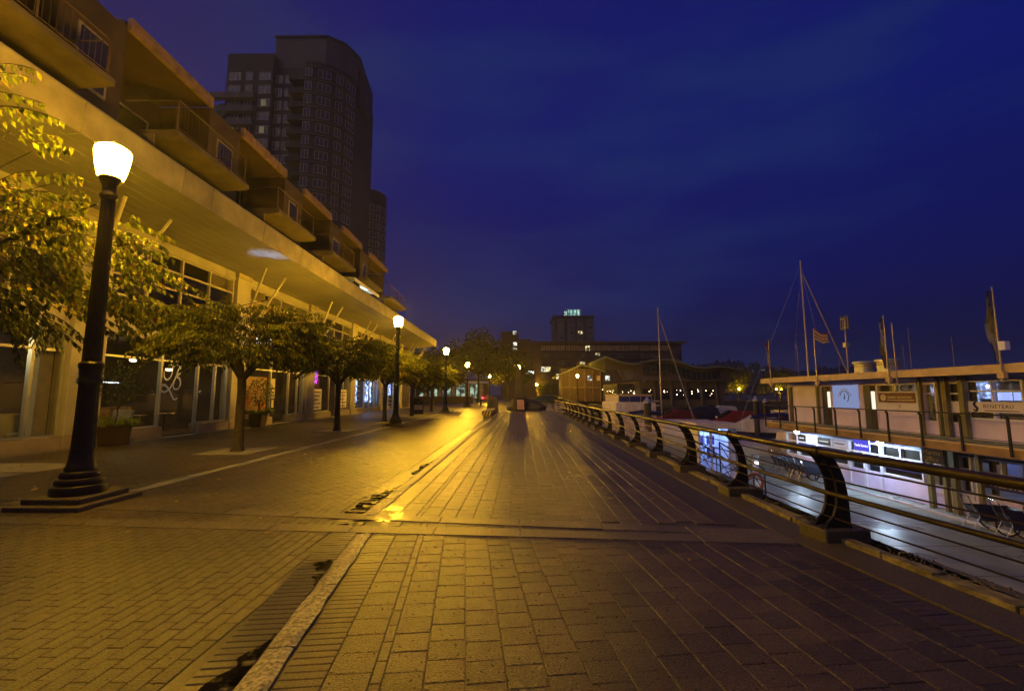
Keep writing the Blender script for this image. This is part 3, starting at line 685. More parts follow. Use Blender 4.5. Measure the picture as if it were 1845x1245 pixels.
# ================================================================ PLANTERS
def planter(x, y, seed, label, bay=False):
    rr = random.Random(seed); t = thing('planter', label, 'planter', (x, y, 0), .08)
    a, b, h = .26, .32, .62
    mb = MB(); mb.add([(-a,-a,0),(a,-a,0),(a,a,0),(-a,a,0),(-b,-b,h),(b,-b,h),(b,b,h),(-b,b,h),(-b+.05,-b+.05,h),(b-.05,-b+.05,h),(b-.05,b-.05,h),(-b+.05,b-.05,h),(-b+.05,-b+.05,h-.08),(b-.05,-b+.05,h-.08),(b-.05,b-.05,h-.08),(-b+.05,b-.05,h-.08)],
        [(0,3,2,1)]+[(k, (k+1) % 4, (k+1) % 4+4, k+4) for k in range(4)]+[(k+4, (k+1) % 4+4, (k+1) % 4+8, k+8) for k in range(4)]+[(k+8, (k+1) % 4+8, (k+1) % 4+12, k+12) for k in range(4)]+[(12,13,14,15)])
    obj('pot', mb, mat('dark bronze pot', (.07, .04, .025), .45, var=.3, scale=3) if 'pot' not in M else M['pot'], t, bevel=.01, world=False)
    lv = []
    for _ in range(130):
        a_ = rr.uniform(0, 2*PI); q = rr.uniform(0, .3); pts, l2 = sprig_leaves(Vector((q*math.cos(a_), q*math.sin(a_), h-.05)), Vector((math.cos(a_)*.7, math.sin(a_)*.7, rr.uniform(.7, 1.6))), rr.uniform(.3, .62), .035, .11, .032, rr, 2.6); lv += l2
    c = link('foliage', leaves_mesh(lv, m=M['fern'], m2=M['fern'], rr=rr), t); c['kind'] = 'stuff'
    s = MB(); tr_h = 1.55 if not bay else 1.25; s.tube([(0,0,.6),(.03,.02,1.0),(.0,.0,tr_h)], [.025, .02, .018], 7)
    for k in range(7):
        a_ = 2*PI*k/7; s.tube([(0,0,tr_h-.5+.06*k),(.2*math.cos(a_),.2*math.sin(a_),tr_h-.2+.06*k),(.42*math.cos(a_),.42*math.sin(a_),tr_h+.15+.08*k)], [.012, .009, .004], 5)
    obj('stem', s, M['bark'], t, smooth=True, world=False)
    lv = []
    for _ in range(560 if bay else 420):
        d = Vector((rr.gauss(0, 1), rr.gauss(0, 1), rr.gauss(0, 1))).normalized(); p = Vector((0, 0, tr_h+.42))+Vector((d.x*.62, d.y*.62, d.z*.68))*rr.random()**.4
        lv.append((p, (d+Vector((rr.gauss(0, .5), rr.gauss(0, .5), .3))).normalized(), Vector((rr.gauss(0, 1), rr.gauss(0, 1), 1)), .12, .05))
    c = link('shrub_head', leaves_mesh(lv, m=M['leafdark'], m2=M['leafdark'], rr=rr), t); c['kind'] = 'stuff'
    return t
M['fern'] = mat('fern', (.15, .19, .05), .6, var=.3, trans=.25, spec=.1, isl=.4)
M['pot'] = mat('dark bronze pot', (.035, .02, .013), .45, var=.3, scale=3)
planter(-12.75, 14.25, 3, 'square dark planter with fern and glossy shrub right behind the nearest lamp post')
planter(-12.75, 22.2, 4, 'square dark planter with dense bay tree behind the first whole tree', bay=True)

for (px, y, lb) in ((1332, 113, 'small lamp in the left one of the lamp-lit trees across the harbour'), (1399, 114, 'left of the two lamps just beyond the marina office roof end'), (1407, 118, 'right of the two lamps just beyond the marina office roof end')):
    l = dup(L0, (AY(px, 705, y)[0], y, -.05), 0, lb); l.scale = (.62, .62, .55)

# ================================================================ RETAIL BUILDING (left)
B = thing('retail_building', 'long shop building on the left with deep cream canopy and balconies above', 'building', (-13.5, 13.2, 0))
WX = -13.5; Y1 = 57.3
PP = [13.15+7.62*k for k in range(-2, 7)]
def BO(name, mb, m, parent=B, **k): return obj(name, mb, m, parent, **k)
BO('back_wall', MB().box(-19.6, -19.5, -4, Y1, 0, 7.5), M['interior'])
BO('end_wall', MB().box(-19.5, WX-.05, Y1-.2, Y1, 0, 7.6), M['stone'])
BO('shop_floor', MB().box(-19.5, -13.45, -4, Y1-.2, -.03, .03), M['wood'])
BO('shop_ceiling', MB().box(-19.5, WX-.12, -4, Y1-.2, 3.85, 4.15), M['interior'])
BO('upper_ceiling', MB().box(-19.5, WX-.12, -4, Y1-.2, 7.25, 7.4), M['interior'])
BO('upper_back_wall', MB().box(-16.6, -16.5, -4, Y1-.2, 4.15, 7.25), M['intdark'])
BO('party_wall', MB().box(-19.5, -13.9, 20.9, 21.05, .03, 3.85), M['interior'])
for yy in (28.55, 36.1, 43.8, 51.4): BO('party_wall', MB().box(-19.5, -13.9, yy, yy+.15, .03, 3.85), M['interior'])
frames = MB()
for i, y in enumerate(PP):
    a, b = y, y+1.05
    BO('pillar', MB().box(WX-.28, WX+.22, a, b, .40, 7.18), M['stone'], bevel=.01)
    BO('pillar_base', MB().box(WX-.30, WX+.30, a-.05, b+.05, -.02, .40), M['stone2'], bevel=.008)
    BO('pillar_cap', MB().box(WX-.28, WX+.27, a-.04, b+.04, 7.18, 7.40), M['stone2'], bevel=.008)
    for z in (2.1, 3.75, 5.5):    # panel joints of the pier, cut as thin recess trims
        BO('pillar_joint', MB().box(WX+.2205, WX+.224, a+.01, b-.01, z, z+.015), M['louver'])
    # narrow downpipe beside each pier
    BO('downpipe', MB().tube([(WX+.12, b+.10, .4), (WX+.12, b+.10, 7.2)], .045, 8), M['frame'], smooth=True)
    s, e = b, y+7.62
    if e > Y1: break
    # header band, sill blocks with door gap
    BO('header_band', MB().box(WX-.15, WX+.10, s+.002, e-.002, 7.02, 7.395), M['stone'])
    BO('spandrel', MB().box(WX-.12, WX+.06, s+.002, e-.002, 3.62, 4.28), M['stone'])
    d0, d1 = s+(e-s)*.40, s+(e-s)*.70
    if i in (4, 5): d0, d1 = s+(e-s)*.42, s+(e-s)*.62
    BO('sill_block', MB().box(WX-.22, WX+.24, s+.052, d0, -.02, .385), M['stone2'], bevel=.01)
    BO('sill_block', MB().box(WX-.22, WX+.24, d1, e-.052, -.02, .385), M['stone2'], bevel=.01)
    # ground floor glazing: frame of mullions, one pane per opening
    ms = [s+.04, d0, d1, (d1+e)/2+.1, e-.04]
    fr = MB()
    for m_ in ms: fr.box(WX-.07, WX+.05, m_-.045, m_+.045, .385 if not (d0-.1 < m_ < d1+.1) else .0, 3.62)
    for z in (2.85,): fr.box(WX-.055, WX+.035, s, e, z, z+.07)
    fr.box(WX-.06, WX+.04, s, d0, .386, .44); fr.box(WX-.06, WX+.04, d1, e, .386, .44)
    f = BO('shop_window', fr, M['alu'])
    for q in range(4):
        lo = .44 if q != 1 else .03
        obj('pane', MB().quad((WX, ms[q]+.045, lo), (WX, ms[q+1]-.045, lo), (WX, ms[q+1]-.045, 3.6), (WX, ms[q]+.045, 3.6)), M['glass'], f)
    # upper storey window grid: 4 columns x 4 rows, louvres in the last top cell
    fr = MB(); n = 4; ys = [s+.05+(e-s-.1)*k/n for k in range(n+1)]; zs = [4.30, 4.98, 5.68, 6.38, 7.0]
    for y_ in ys: fr.box(WX-.06, WX+.05, y_-.04, y_+.04, 4.28, 7.02)
    for z in zs: fr.box(WX-.05, WX+.04, ys[0], ys[-1], z-.035, z+.035)
    f = BO('upper_window', fr, M['frame'])
    for a_ in range(n):
        for b_ in range(4):
            q = (ys[a_]+.04, ys[a_+1]-.04, zs[b_]+.035, zs[b_+1]-.035)
            if b_ == 3 and (a_ == 3 or (a_ == 0 and i != 2)) or (i in (3,) and b_ == 3):
                lm = MB()
                for k in range(7):
                    z = q[2]+(q[3]-q[2])*k/7; lm.add([(WX-.03, q[0], z+.07), (WX-.03, q[1], z+.07), (WX+.03, q[1], z), (WX+.03, q[0], z)], [(0,1,2,3)])
                obj('louvre', lm, M['louver'], f)
            elif i == 3 and b_ < 3: continue
            else: obj('pane', MB().quad((WX, q[0], q[2]), (WX, q[1], q[2]), (WX, q[1], q[3]), (WX, q[0], q[3])), M['glass'], f)
# bay with food pictures above (plain colour panels) and the lit sign
s, e = PP[3]+1.05, PP[4]
pic = [((.26,.19,.10),(.17,.06,.02)), ((.28,.21,.12),(.20,.07,.02)), ((.26,.19,.11),(.13,.07,.03)), ((.28,.22,.13),(.21,.09,.03))]
def blotch(name, c1, c2, sc_=2.6):
    m, t, o = nmat(name); n = t.nodes; l = t.links; b = n.new('ShaderNodeBsdfPrincipled'); b.inputs['Roughness'].default_value = .5
    g_ = n.new('ShaderNodeNewGeometry'); v = n.new('ShaderNodeTexVoronoi'); v.inputs['Scale'].default_value = sc_; v.feature = 'SMOOTH_F1'; l.new(g_.outputs['Position'], v.inputs['Vector'])
    r = n.new('ShaderNodeValToRGB'); r.color_ramp.elements[0].position = .22; r.color_ramp.elements[0].color = (*c2, 1); r.color_ramp.elements[1].position = .42; r.color_ramp.elements[1].color = (*c1, 1)
    l.new(v.outputs['Distance'], r.inputs[0]); l.new(r.outputs[0], b.inputs['Base Color']); l.new(b.outputs[0], o.inputs[0]); return m
ys = [s+.05+(e-s-.1)*k/4 for k in range(5)]
for k in range(4):
    BO('picture_panel', MB().box(WX-.02, WX+.035, ys[k]+.045, ys[k+1]-.045, 4.34, 6.34), blotch('food picture %s' % 'abcd'[k], *pic[k], 1.6+.3*k))
hs = thing('hanging_sign', 'white blue lit sign box above the leaves under the canopy', 'sign', (WX+.9, 22.3, 4.1))
obj('sign_box', MB().box(-.55, .55, -.06, .06, -.02, .62), M['black'], hs, world=False, bevel=.01)
obj('sign_face', MB().box(-.50, .50, -.072, -.061, .03, .57), emis('lit sign face', (.75, .88, 1.0), 1.6), hs, world=False)
obj('emblem', MB().lathe([(.17, 0), (.17, .006)], (0, 0, 0), 16), M['black'], hs, world=False).matrix_local = Matrix.Translation((-.25, -.073, .28)) @ Matrix.Rotation(PI/2, 4, 'X')
obj('bracket', MB().tube([(-.9, 0, .5), (-.5, 0, .5)], .02, 6), M['black'], hs, world=False)
# soffit planks, each a long pan with a shadow gap; fascia of panels
CXo, CXi = -10.25, WX+.10
n = 9; wv = (CXo-.06-CXi)/n
def sof_z(x): return 7.40+(x-CXi)/(CXo-CXi)*.36
for k in range(n):
    x0, x1 = CXi+k*wv, CXi+(k+1)*wv-.022
    for (ya, yb) in ((-4, 9.85), (9.87, 21.9), (21.92, 37.0), (37.02, Y1)):
        mb = MB(); za, zb = sof_z(x0), sof_z(x1)
        mb.add([(x0,ya,za),(x1,ya,zb),(x1,yb,zb),(x0,yb,za),(x0,ya,za+.05),(x1,ya,zb+.05),(x1,yb,zb+.05),(x0,yb,za+.05)], [(0,1,2,3),(4,7,6,5),(0,4,5,1),(1,5,6,2),(2,6,7,3),(3,7,4,0)])
        BO('soffit_plank', mb, M['soffit'])
BO('canopy_deck', MB().box(-15, CXo-.05, -4, Y1, 7.95, 8.1), M['darkwall'])
js = sorted([-4]+[y for k in range(-2, 7) for y in (13.0-3.2+7.62*k+0*1, 13.0+7.62*k, 14.3+7.62*k) if -4 < y < Y1-.6]+[Y1])
for a, b in zip(js[:-1], js[1:]):
    BO('fascia_panel', MB().prism([(CXo-.06, 7.72), (CXo+.0, 7.72), (CXo+.06, 8.50), (CXo+.03, 8.56), (CXo-.10, 8.56)], 'y', a+.012, b-.012), M['fascia'])
BO('fascia_return', MB().prism([(CXi, 7.42), (CXo-.07, 7.76), (CXo-.07, 8.54), (CXi-.4, 8.54)], 'y', Y1-.005, Y1+.03), M['fascia'])
# steel struts: pairs leaning out from the piers to the canopy
for y in PP[2:]:
    if y > 52: continue
    for dy in (-.75, 1.05): 
        BO('canopy_strut', MB().tube([(WX+.24, y+.52+dy*.25, 4.4), (WX+1.75, y+.35+dy*1.0, 7.52)], .055, 8), M['frame'], smooth=True)
for dy in (.1, .6): BO('canopy_strut', MB().tube([(WX+.3, Y1-.9+dy, 4.9), (WX+1.9, Y1-.9+dy*2, 7.55)], .05, 8), M['frame'], smooth=True)
# upper storeys set back behind the canopy
PR = 5.97
for k in range(-2, 5):
    y0 = 13.1+PR*k; y1 = y0+3.95 if k < 4 else 42.3
    yp = y0-2.02      # pier between bays
    BO('upper_pier', MB().box(-16.5, -12.55, yp, y0-.004, 8.1, 13.34), M['brown'])
    BO('upper_wall', MB().box(-16.5, -14.6, y0, y1, 8.1, 13.3), M['brown'])
    # roof overhang in short fascia lengths
    BO('roof_overhang', MB().box(-16.5, -12.56, y0-.15, y1, 13.36, 13.56), M['brown'])
    for q in range(4):
        a_ = y0+(y1-y0)*q/4; b_ = y0+(y1-y0)*(q+1)/4
        BO('roof_fascia', MB().box(-12.56, -12.42, a_+.01, b_-.01, 13.32, 13.74), M['roofedge'])
    # balcony slab with tapered soffit, railing of bars, glass door and window behind
    s0, s1 = 13.15+PR*k, (16.85+PR*k if k < 4 else 42.6)
    BO('balcony_slab', MB().prism([(-14.6, 9.92), (-10.66, 9.92), (-10.60, 9.86), (-10.60, 9.70), (-10.9, 9.66), (-14.6, 9.50)], 'y', s0, s1), M['slabedge'])
    rb = MB(); rb.tube([(-12.5, s1-.08, 10.95), (-10.75, s1-.08, 10.95), (-10.75, s0+.08, 10.95), (-12.5, s0+.08, 10.95)], .026, 6)
    rb.tube([(-10.75, s0+.08, 10.05), (-10.75, s1-.08, 10.05)], .015, 5)
    for yy in (s0+.08, (s0+s1)/2, s1-.08): rb.box(-10.78, -10.73, yy-.025, yy+.025, 9.92, 10.94)
    yy = s0+.2
    while yy < s1-.15: rb.box(-10.754, -10.746, yy-.004, yy+.004, 10.05, 10.94); yy += .16
    BO('balcony_railing', rb, M['brown'] if k > -9 else M['black'])
    for zz, hh in ((8.15, 1.3), (10.0, 2.3)):
        f = BO('balcony_window', MB().box(-14.6, -14.54, y0+.4, y0+.48, zz, zz+hh).box(-14.6, -14.54, y0+1.9, y0+1.98, zz, zz+hh).box(-14.6, -14.54, y0+3.3, y0+3.38, zz, zz+hh).box(-14.6, -14.54, y0+.48, y0+3.3, zz+hh-.08, zz+hh), M['louver'])
        obj('pane', MB().box(-14.59, -14.57, y0+.48, y0+3.3, zz, zz+hh-.08), M['darkglass'], f)
    # window in the pier side facing the walk
    f = BO('pier_window', MB().box(-12.55, -12.51, yp+.5, yp+1.5, 10.5, 12.3), M['louver'])
    obj('pane', MB().box(-12.512, -12.50, yp+.58, yp+1.42, 10.58, 12.22), M['darkglass'], f)
    BO('terrace_screen', MB().box(-12.5, -10.95, s0-.55, s0-.47, 8.1, 9.45), M['slabedge'])
BO('upper_roof', MB().box(-19.5, -16.5, -4, 42.6, 8.1, 13.3), M['darkwall'])
BO('upper_end_wall', MB().box(-16.5, -13.0, 42.6, 42.8, 8.1, 13.3), M['brown'])
# terrace tent lit pale blue on the third visible terrace
tt = thing('terrace_awning', 'pale awning lit icy blue on the terrace above the canopy', 'awning', (-11.4, 31.5, 8.1))
obj('canvas', MB().add([(-12.4,28.9,9.5),(-10.7,28.9,9.35),(-10.7,34.2,9.35),(-12.4,34.2,9.5),(-11.6,31.5,9.62)], [(0,1,4),(1,2,4),(2,3,4),(3,0,4)]), M['white'], tt)
obj('valance', MB().box(-10.71, -10.69, 28.9, 34.2, 9.12, 9.34), M['white'], tt)
for yy in (28.95, 34.15): obj('leg', MB().box(-10.74, -10.68, yy-.03, yy+.03, 8.1, 9.12), M['black'], tt)
obj('lantern', MB().lathe([(.02, 0), (.08, .05), (.08, .13), (.02, .18)], (-11.2, 32.8, 8.85), 10), emis('terrace lantern', (.50, .85, 1.0), 220), tt)
# soffit uplight on the hanging sign bracket and dull warm interior
ul = thing('soffit_floodlight', 'small floodlight on the sign bracket throwing a blue white patch on the soffit', 'floodlight', (-10.95, 19.2, 5.7))
obj('housing', MB().lathe([(.05, 0), (.07, .08), (.09, .16), (.09, .18)], (0, 0, 0), 12), M['black'], ul, world=False)
obj('arm', MB().tube([(0, 0, .02), (-2.4, 0, -.5)], .015, 6), M['black'], ul, world=False)
for dx_, dy_ in ((0, 0), (.5, -.55)): lamp_light('soffit_flood', (-10.95-dx_, 19.2+dy_, 5.92), (.36, .54, 1.0), 260, .06, spot=math.radians(40), rot=(PI, math.radians(14), 0)).data.spot_blend = 1

# shop contents seen through the glass
def pendant(x, y, z, label, m=None):
    t = thing('pendant_lamp', label, 'lamp', (x, y, z)); obj('shade', MB().lathe([(.03, .16), (.10, .12), (.20, .02), (.21, 0)], (0, 0, 0), 16), M['black'], t, world=False)
    obj('bulb', MB().lathe([(.02, -.10), (.11, -.06), (.14, 0), (.08, .06)], (0, 0, 0), 12), E_['warm'], t, world=False, smooth=True); obj('cord', MB().tube([(0, 0, .15), (0, 0, 3.84-z)], .008, 5), M['black'], t, world=False)
pendant(-15.6, 18.0, 3.0, 'glowing pendant lamp seen above the lettered shop door')
pendant(-15.2, 19.4, 2.7, 'small pendant lamp deeper inside the lettered shop')
pendant(-16.5, 25.4, 2.9, 'pendant lamp inside the shop with taped notices')
pendant(-16.2, 10.2, 2.6, 'pendant lamp inside the shop at the left edge')
lamp_light('room_glow', (-16.5, 17.2, 3.2), (1, .72, .36), 50, .25)
lamp_light('room_glow', (-16.5, 10.0, 3.2), (.9, .78, .42), 150, .25)
lamp_light('room_glow', (-16.8, 24.5, 3.2), (1, .70, .32), 120, .25)
lamp_light('room_glow', (-16.8, 32.2, 3.2), (1, .80, .55), 60, .25)
lamp_light('room_glow', (-16.0, 40.0, 3.2), (.45, .6, 1), 260, .25)
lamp_light('room_glow', (-16.0, 47.5, 3.2), (.5, .62, 1), 320, .25)
def armchair(x, y, rz, label):
    t = thing('armchair', label, 'armchair', (x, y, .03), rz)
    obj('seat', MB().box(-.36, .36, -.34, .34, .24, .44), M['cloth'], t, bevel=.05, world=False)
    obj('backrest', MB().prism([(.24, .30), (.34, .30), (.52, .98), (.42, 1.0)], 'y', -.36, .36), M['cloth'], t, bevel=.03, world=False)
    for sy in (-1, 1): obj('arm', MB().box(-.34, .36, sy*.40-.05, sy*.40+.05, .30, .60), M['cloth'], t, bevel=.03, world=False)
    for sx in (-.3, .3):
        for sy in (-.3, .3): obj('leg', MB().tube([(sx, sy, 0), (sx*.95, sy*.95, .25)], .02, 6), M['black'], t, world=False)
    return t
armchair(-14.6, 13.0, 2.9, 'cream armchair in the shop window at the left edge of the picture')
armchair(-14.6, 16.2, 1.6, 'pale armchair behind the glass right of the shrub planter')
def tbl(x, y, label):
    t = thing('table', label, 'table', (x, y, .03)); obj('tabletop', MB().lathe([(.38, .72), (.38, .75)], n=18), M['cloth'], t, world=False); obj('stem', MB().tube([(0,0,0),(0,0,.72)], .03, 8), M['black'], t, world=False); obj('foot', MB().lathe([(.24, 0), (.22, .03)], n=14), M['black'], t, world=False)
tbl(-15.0, 17.6, 'small round table inside the lettered shop door'); tbl(-15.4, 19.6, 'round table inside the shop right of the lettered door')
sl_ = thing('strip_light', 'short white strip light glowing inside the lettered shop', 'lamp', (-15.5, 16.9, 2.02))
obj('tube', MB().box(-.03, .03, -.4, .4, 0, .04), E_['white'], sl_, world=False); obj('arm', MB().box(-4, -.03, -.02, .02, .0, .03), M['black'], sl_, world=False)
for k in range(4):
    o = obj('fairy_light', MB().lathe([(.01, -.03), (.028, 0), (.01, .03)], (-15.2, 15.6+.22*k, 1.86+.03*k), 8), E_['white']); tag(o, ('leftmost', 'second', 'third', 'rightmost')[k]+' of four tiny white lights in a row behind the shop glass', 'light', 'tiny lights in the lettered shop')
# blinds / curtain columns at glass edges, back-wall shelving
BO('curtain', MB().box(WX-.42, WX-.25, 12.72, 13.1, .05, 3.6), M['cloth'])
for k in range(7): BO('shelf', MB().box(-19.4, -18.9, 7.5+.02, 12.6, .5+.42*k, .53+.42*k), M['wood'])
for k in range(6): BO('shelf', MB().box(-19.4, -18.9, 22.6, 28, .5+.5*k, .53+.5*k), M['wood'])
BO('counter', MB().box(-17.6, -16.9, 22.8, 26.8, .03, 1.05), M['wood'])
BO('counter', MB().box(-17.6, -16.9, 15.2, 19.6, .03, 1.05), M['wood'])
# script letter on the door glass, built as ribbon strokes
def stroke(pts, rs, name, par, m, x=WX+.012):
    P = []
    for i in range(len(pts)-1):   # Catmull-Rom
        p0 = pts[max(i-1, 0)]; p1 = pts[i]; p2 = pts[i+1]; p3 = pts[min(i+2, len(pts)-1)]
        for q in range(6):
            t = q/6; P.append(tuple(.5*((2*p1[c])+(-p0[c]+p2[c])*t+(2*p0[c]-5*p1[c]+4*p2[c]-p3[c])*t*t+(-p0[c]+3*p1[c]-3*p2[c]+p3[c])*t**3) for c in (0, 1)))
    P.append(pts[-1]); n_ = len(P); mb = MB()
    for i in range(n_-1):
        f0, f1 = i/(n_-1), (i+1)/(n_-1); r0 = rs[0]+(rs[1]-rs[0])*math.sin(PI*f0); r1 = rs[0]+(rs[1]-rs[0])*math.sin(PI*f1)
        a, b = P[i], P[i+1]; dx, dy = b[0]-a[0], b[1]-a[1]; ln = math.hypot(dx, dy) or 1; nx, ny = -dy/ln, dx/ln
        y_ = lambda p, r: (x, par_y+p[0]+nx*r, par_z+p[1]+ny*r)
        mb.add([y_(a, r0), y_(a, -r0), y_(b, -r1), y_(b, r1)], [(0,1,2,3)])
    return BO(name, mb, m)
par_y, par_z = 16.95, 1.55
LT = mat('pale blue vinyl lettering', (.80, .95, .97), .5, var=0)
def vinyl(pts, rs): stroke(pts, rs, 'door_lettering', B, LT)
vinyl([(.28,1.12),(.42,1.22),(.46,1.02),(.38,.72),(.20,.60),(.07,.70),(.05,.88),(.12,1.02)], (.010, .036))
par_z = 1.5
vinyl([(.90,1.22),(.76,1.08),(.66,.80),(.52,.52),(.36,.30),(.12,.18),(-.05,.26),(-.02,.42),(.14,.44),(.36,.26),(.52,.02),(.66,-.12),(.80,-.06)], (.014, .048))
vinyl([(.50,1.16),(.68,1.26),(.86,1.12),(.84,.92),(.66,.80),(.84,.72),(.92,.52),(.82,.32),(.62,.30),(.54,.44),(.62,.56)], (.012, .042))
# notices, posters, neon, blue displays in the farther bays
def bay(i): return PP[i]+1.05, PP[i+1]
s, e = bay(3)
for (a, z0, z1, w_) in ((2.75, 1.95, 2.45, .42), (2.83, 1.35, 1.9, .35), (2.88, .85, 1.3, .25)): BO('notice', MB().box(WX-.012, WX-.004, s+a, s+a+w_, z0, z1), M['signwhite'])
BO('poster', MB().box(WX-.06, WX-.045, s+.2, s+2.4, .5, 2.5), blotch('orange poster', (.36, .25, .13), (.34, .13, .025), 1.1))
for i_ in (3, 4):
    s_, e_ = bay(i_); dd = s_+(e_-s_)*.55
    BO('door_handle', MB().tube([(WX+.10, dd-.05+.16*math.sin(a*PI/6), 1.3+.22*math.cos(a*PI/6)) for a in range(13)], .014, 6), M['chrome'])
s, e = bay(4)
for a in (.25, 4.9):
    BO('notice_board', MB().box(WX+.006, WX+.016, s+a, s+a+1.35, .55, 1.95), M['signwhite'])
    for r_ in range(5): BO('notice_stroke', MB().box(WX+.017, WX+.019, s+a+.12+.1*(r_ % 2), s+a+1.2-.15*(r_ % 3), 1.70-.26*r_, 1.78-.26*r_), M['wood'])
nn_ = MB()
for k in range(5): nn_.tube([(WX-.12, s+.5+.12*k, 2.3+.1*(k % 2)), (WX-.12, s+.62+.12*k, 2.7), (WX-.12, s+.55+.16*k, 3.1+.06*k)], .022, 6)
BO('neon_sign', nn_, E_['magenta']); BO('neon_panel', MB().box(WX-.2, WX-.17, s+.3, s+1.6, 1.98, 3.3), mat('purple panel', (.16, .03, .14), .5))
for i_ in (5, 6):
    s_, e_ = bay(i_)
    if i_ == 6: e_ = min(e_, Y1-.3)
    for a, b in ((.25, 2.2), (4.3, 6.1) if i_ == 5 else (2.7, 5.2)):
        BO('lit_display', MB().box(WX-.5, WX-.44, s_+a, s_+b, 1.5 if i_ == 6 else .8, 2.8), E_['blue'])
        for q in range(5): BO('display_shelf', MB().box(WX-.43, WX-.2, s_+a, s_+b, .6+.42*q, .63+.42*q), M['white'])
E_['dim'] = emis('dim lit window', (1, .8, .45), .12)

# ================================================================ TOWERS
def win_proto(wd, ht, nx=2):
    mb = MB(); mb.box(-wd/2, wd/2, -.03, 0, 0, ht, 1)
    mb.box(-wd/2, wd/2, -.10, -.031, 0, .10, 0).box(-wd/2, wd/2, -.10, -.031, ht-.10, ht, 0)
    for k in range(nx+1): x = -wd/2+wd*k/nx; mb.box(x-.06, x+.06, -.11, -.031, .1, ht-.1, 0)
    return mb.mesh('window', [M['towerframe'], M['towerglass']])
W2, W1 = win_proto(3.0, 2.1, 3), win_proto(1.7, 2.2, 2)
def put_win(par, me, x, y, z, rz, m=None):
    o = link('window', me, par); o.location = (x, y, z); o.rotation_euler = (0, 0, rz); return o
T = thing('residential_tower', 'tall dark residential tower with curved balcony bay behind the shops', 'building', (-51.7, 100, 0))
def TO(n, mb, m, **k): return obj(n, mb, m, T, world=False, **k)
FH = 3.45
TO('wing_wall', MB().box(-18.3, -6.0, 0, 16, 0, 84.5), M['towerwall'])
TO('wing_wall', MB().box(-21.3, -18.3, 1.5, 14, 0, 72.5), M['towerwall'])
TO('core_wall', MB().box(-6.0, 3.2, 1.2, 20, 0, 81.5), M['towerwall'])
TO('crown_wall', MB().prism([(-6.8, 1.6), (7.0, 1.6), (11.0, 4), (13.2, 9), (12, 20), (-6.8, 20)], 'z', 81.5, 90), M['towerpale'])
TO('crown_coping', MB().prism([(-7.0, 1.3), (7.1, 1.3), (11.3, 3.8), (13.5, 9), (12.2, 20), (-7.0, 20)], 'z', 90, 90.5), M['towerwall'])
arc = [(3.2, -1.4)]+[(3.2+10.2*math.sin(a*PI/2/8)*1.0, -1.4+8.2*(1-math.cos(a*PI/2/8))) for a in range(1, 9)]+[(13.6, 20), (3.2, 20)]
TO('bay_wall', MB().prism(arc, 'z', 0, 81.4), M['towerwall'])
TO('rear_fin', MB().prism([(12.2, 9), (13.9, 8), (14.5, 10.5), (14.5, 13), (14.0, 18), (12.2, 18)], 'z', 76, 86.5), M['towerwall'])
rt_ = random.Random(2)
for k in range(24):
    z = 1.0+FH*k
    if z > 78: break
    TO('floor_edge', MB().prism([(p[0]*1.0+(.25 if p[0] > 3.3 else 0), p[1]-.28) for p in arc[:9]]+[(3.2, 8)], 'z', z+2.95, z+3.2), M['towerpale'])
    if z > 26:
        for a0 in (0, 2, 4, 6):
            x0, y0 = arc[a0]; x1, y1 = arc[a0+1]; an = math.atan2(y1-y0, x1-x0); put_win(T, W2 if a0 in (2, 6) else W1, (x0+x1)/2, (y0+y1)/2-.02, z+.5, an)
        put_win(T, W1, -4.9, 1.2, z+.5, 0); put_win(T, W1, -2.4, 1.2, z+.5, 0); put_win(T, W2, -8.0, 0, z+.5, 0)
        for xx in (-16.0, -12.2): put_win(T, W2 if xx < -14 else W1, xx, 0, z+.5, 0)
        TO('balcony_recess', MB().box(-.9, 3.15, 1.12, 1.19, z+.02, z+2.7), M['intdark'])
    TO('balcony', MB().box(-1.0, 3.19, -1.3, 1.2, z-.18, z+.0).box(-1.0, 3.19, -1.32, -1.27, z+.002, z+1.0), M['towerwall'])
for z in (62.0, 65.5, 69.0, 72.4): TO('terrace_band', MB().box(-21.6, -10.0, -1.3, -.002, z-.25, z+1.15), M['towerpale'])
TO('lit_window', MB().box(-21.2, -18.6, 1.40, 1.48, 65.9, 68.2), E_['winlitw'])
TO('lit_window', MB().box(-9.4, -8.4, -.20, -.12, 58.6, 60.6), E_['purple'])
for q_ in range(7): TO('lit_window', MB().box(*( (lambda x_: (x_-.6, x_+.6))(rt_.choice((-8.0, -16.0, -12.2))) ), -.20, -.13, *( (lambda z_: (z_+.7, z_+2.3))(1.0+FH*rt_.randint(9, 21)) )), E_['dim'])
TO('lit_window', MB().box(-5.6, -4.3, 1.0, 1.07, 48.9, 50.6), E_['dim'])
T.scale = (.92, 1, 1); T.location.x = -53.4
TO('roof_plant', MB().box(-15, -10, 4, 9, 84.5, 86.5).box(-1, 3, 6, 10, 90.5, 92.0), M['towerwall'])
T2_ = thing('residential_tower', 'lower dark rounded tower just right of the tall one', 'building', (-47.6, 138, 0))
mb = MB().lathe([(5.7, 0), (5.7, 65.5)], (0, 0, 0), 26); obj('wall', mb, M['towerwall'], T2_, world=False); obj('penthouse', MB().box(-5.5, -.5, -4, 4, 65.5, 69), M['towerwall'], T2_, world=False)
for k in range(21):
    obj('floor_edge', MB().lathe([(5.9, 0), (5.9, .3)], (0, 0, 2.9*k+2.6), 26), M['towerpale'], T2_, world=False)
    if k > 8:
        for a in (-115, -80, -50, -25):
            a = math.radians(a); put_win(T2_, W2, 5.72*math.cos(a), 5.72*math.sin(a), 2.9*k+.6, a+PI/2)

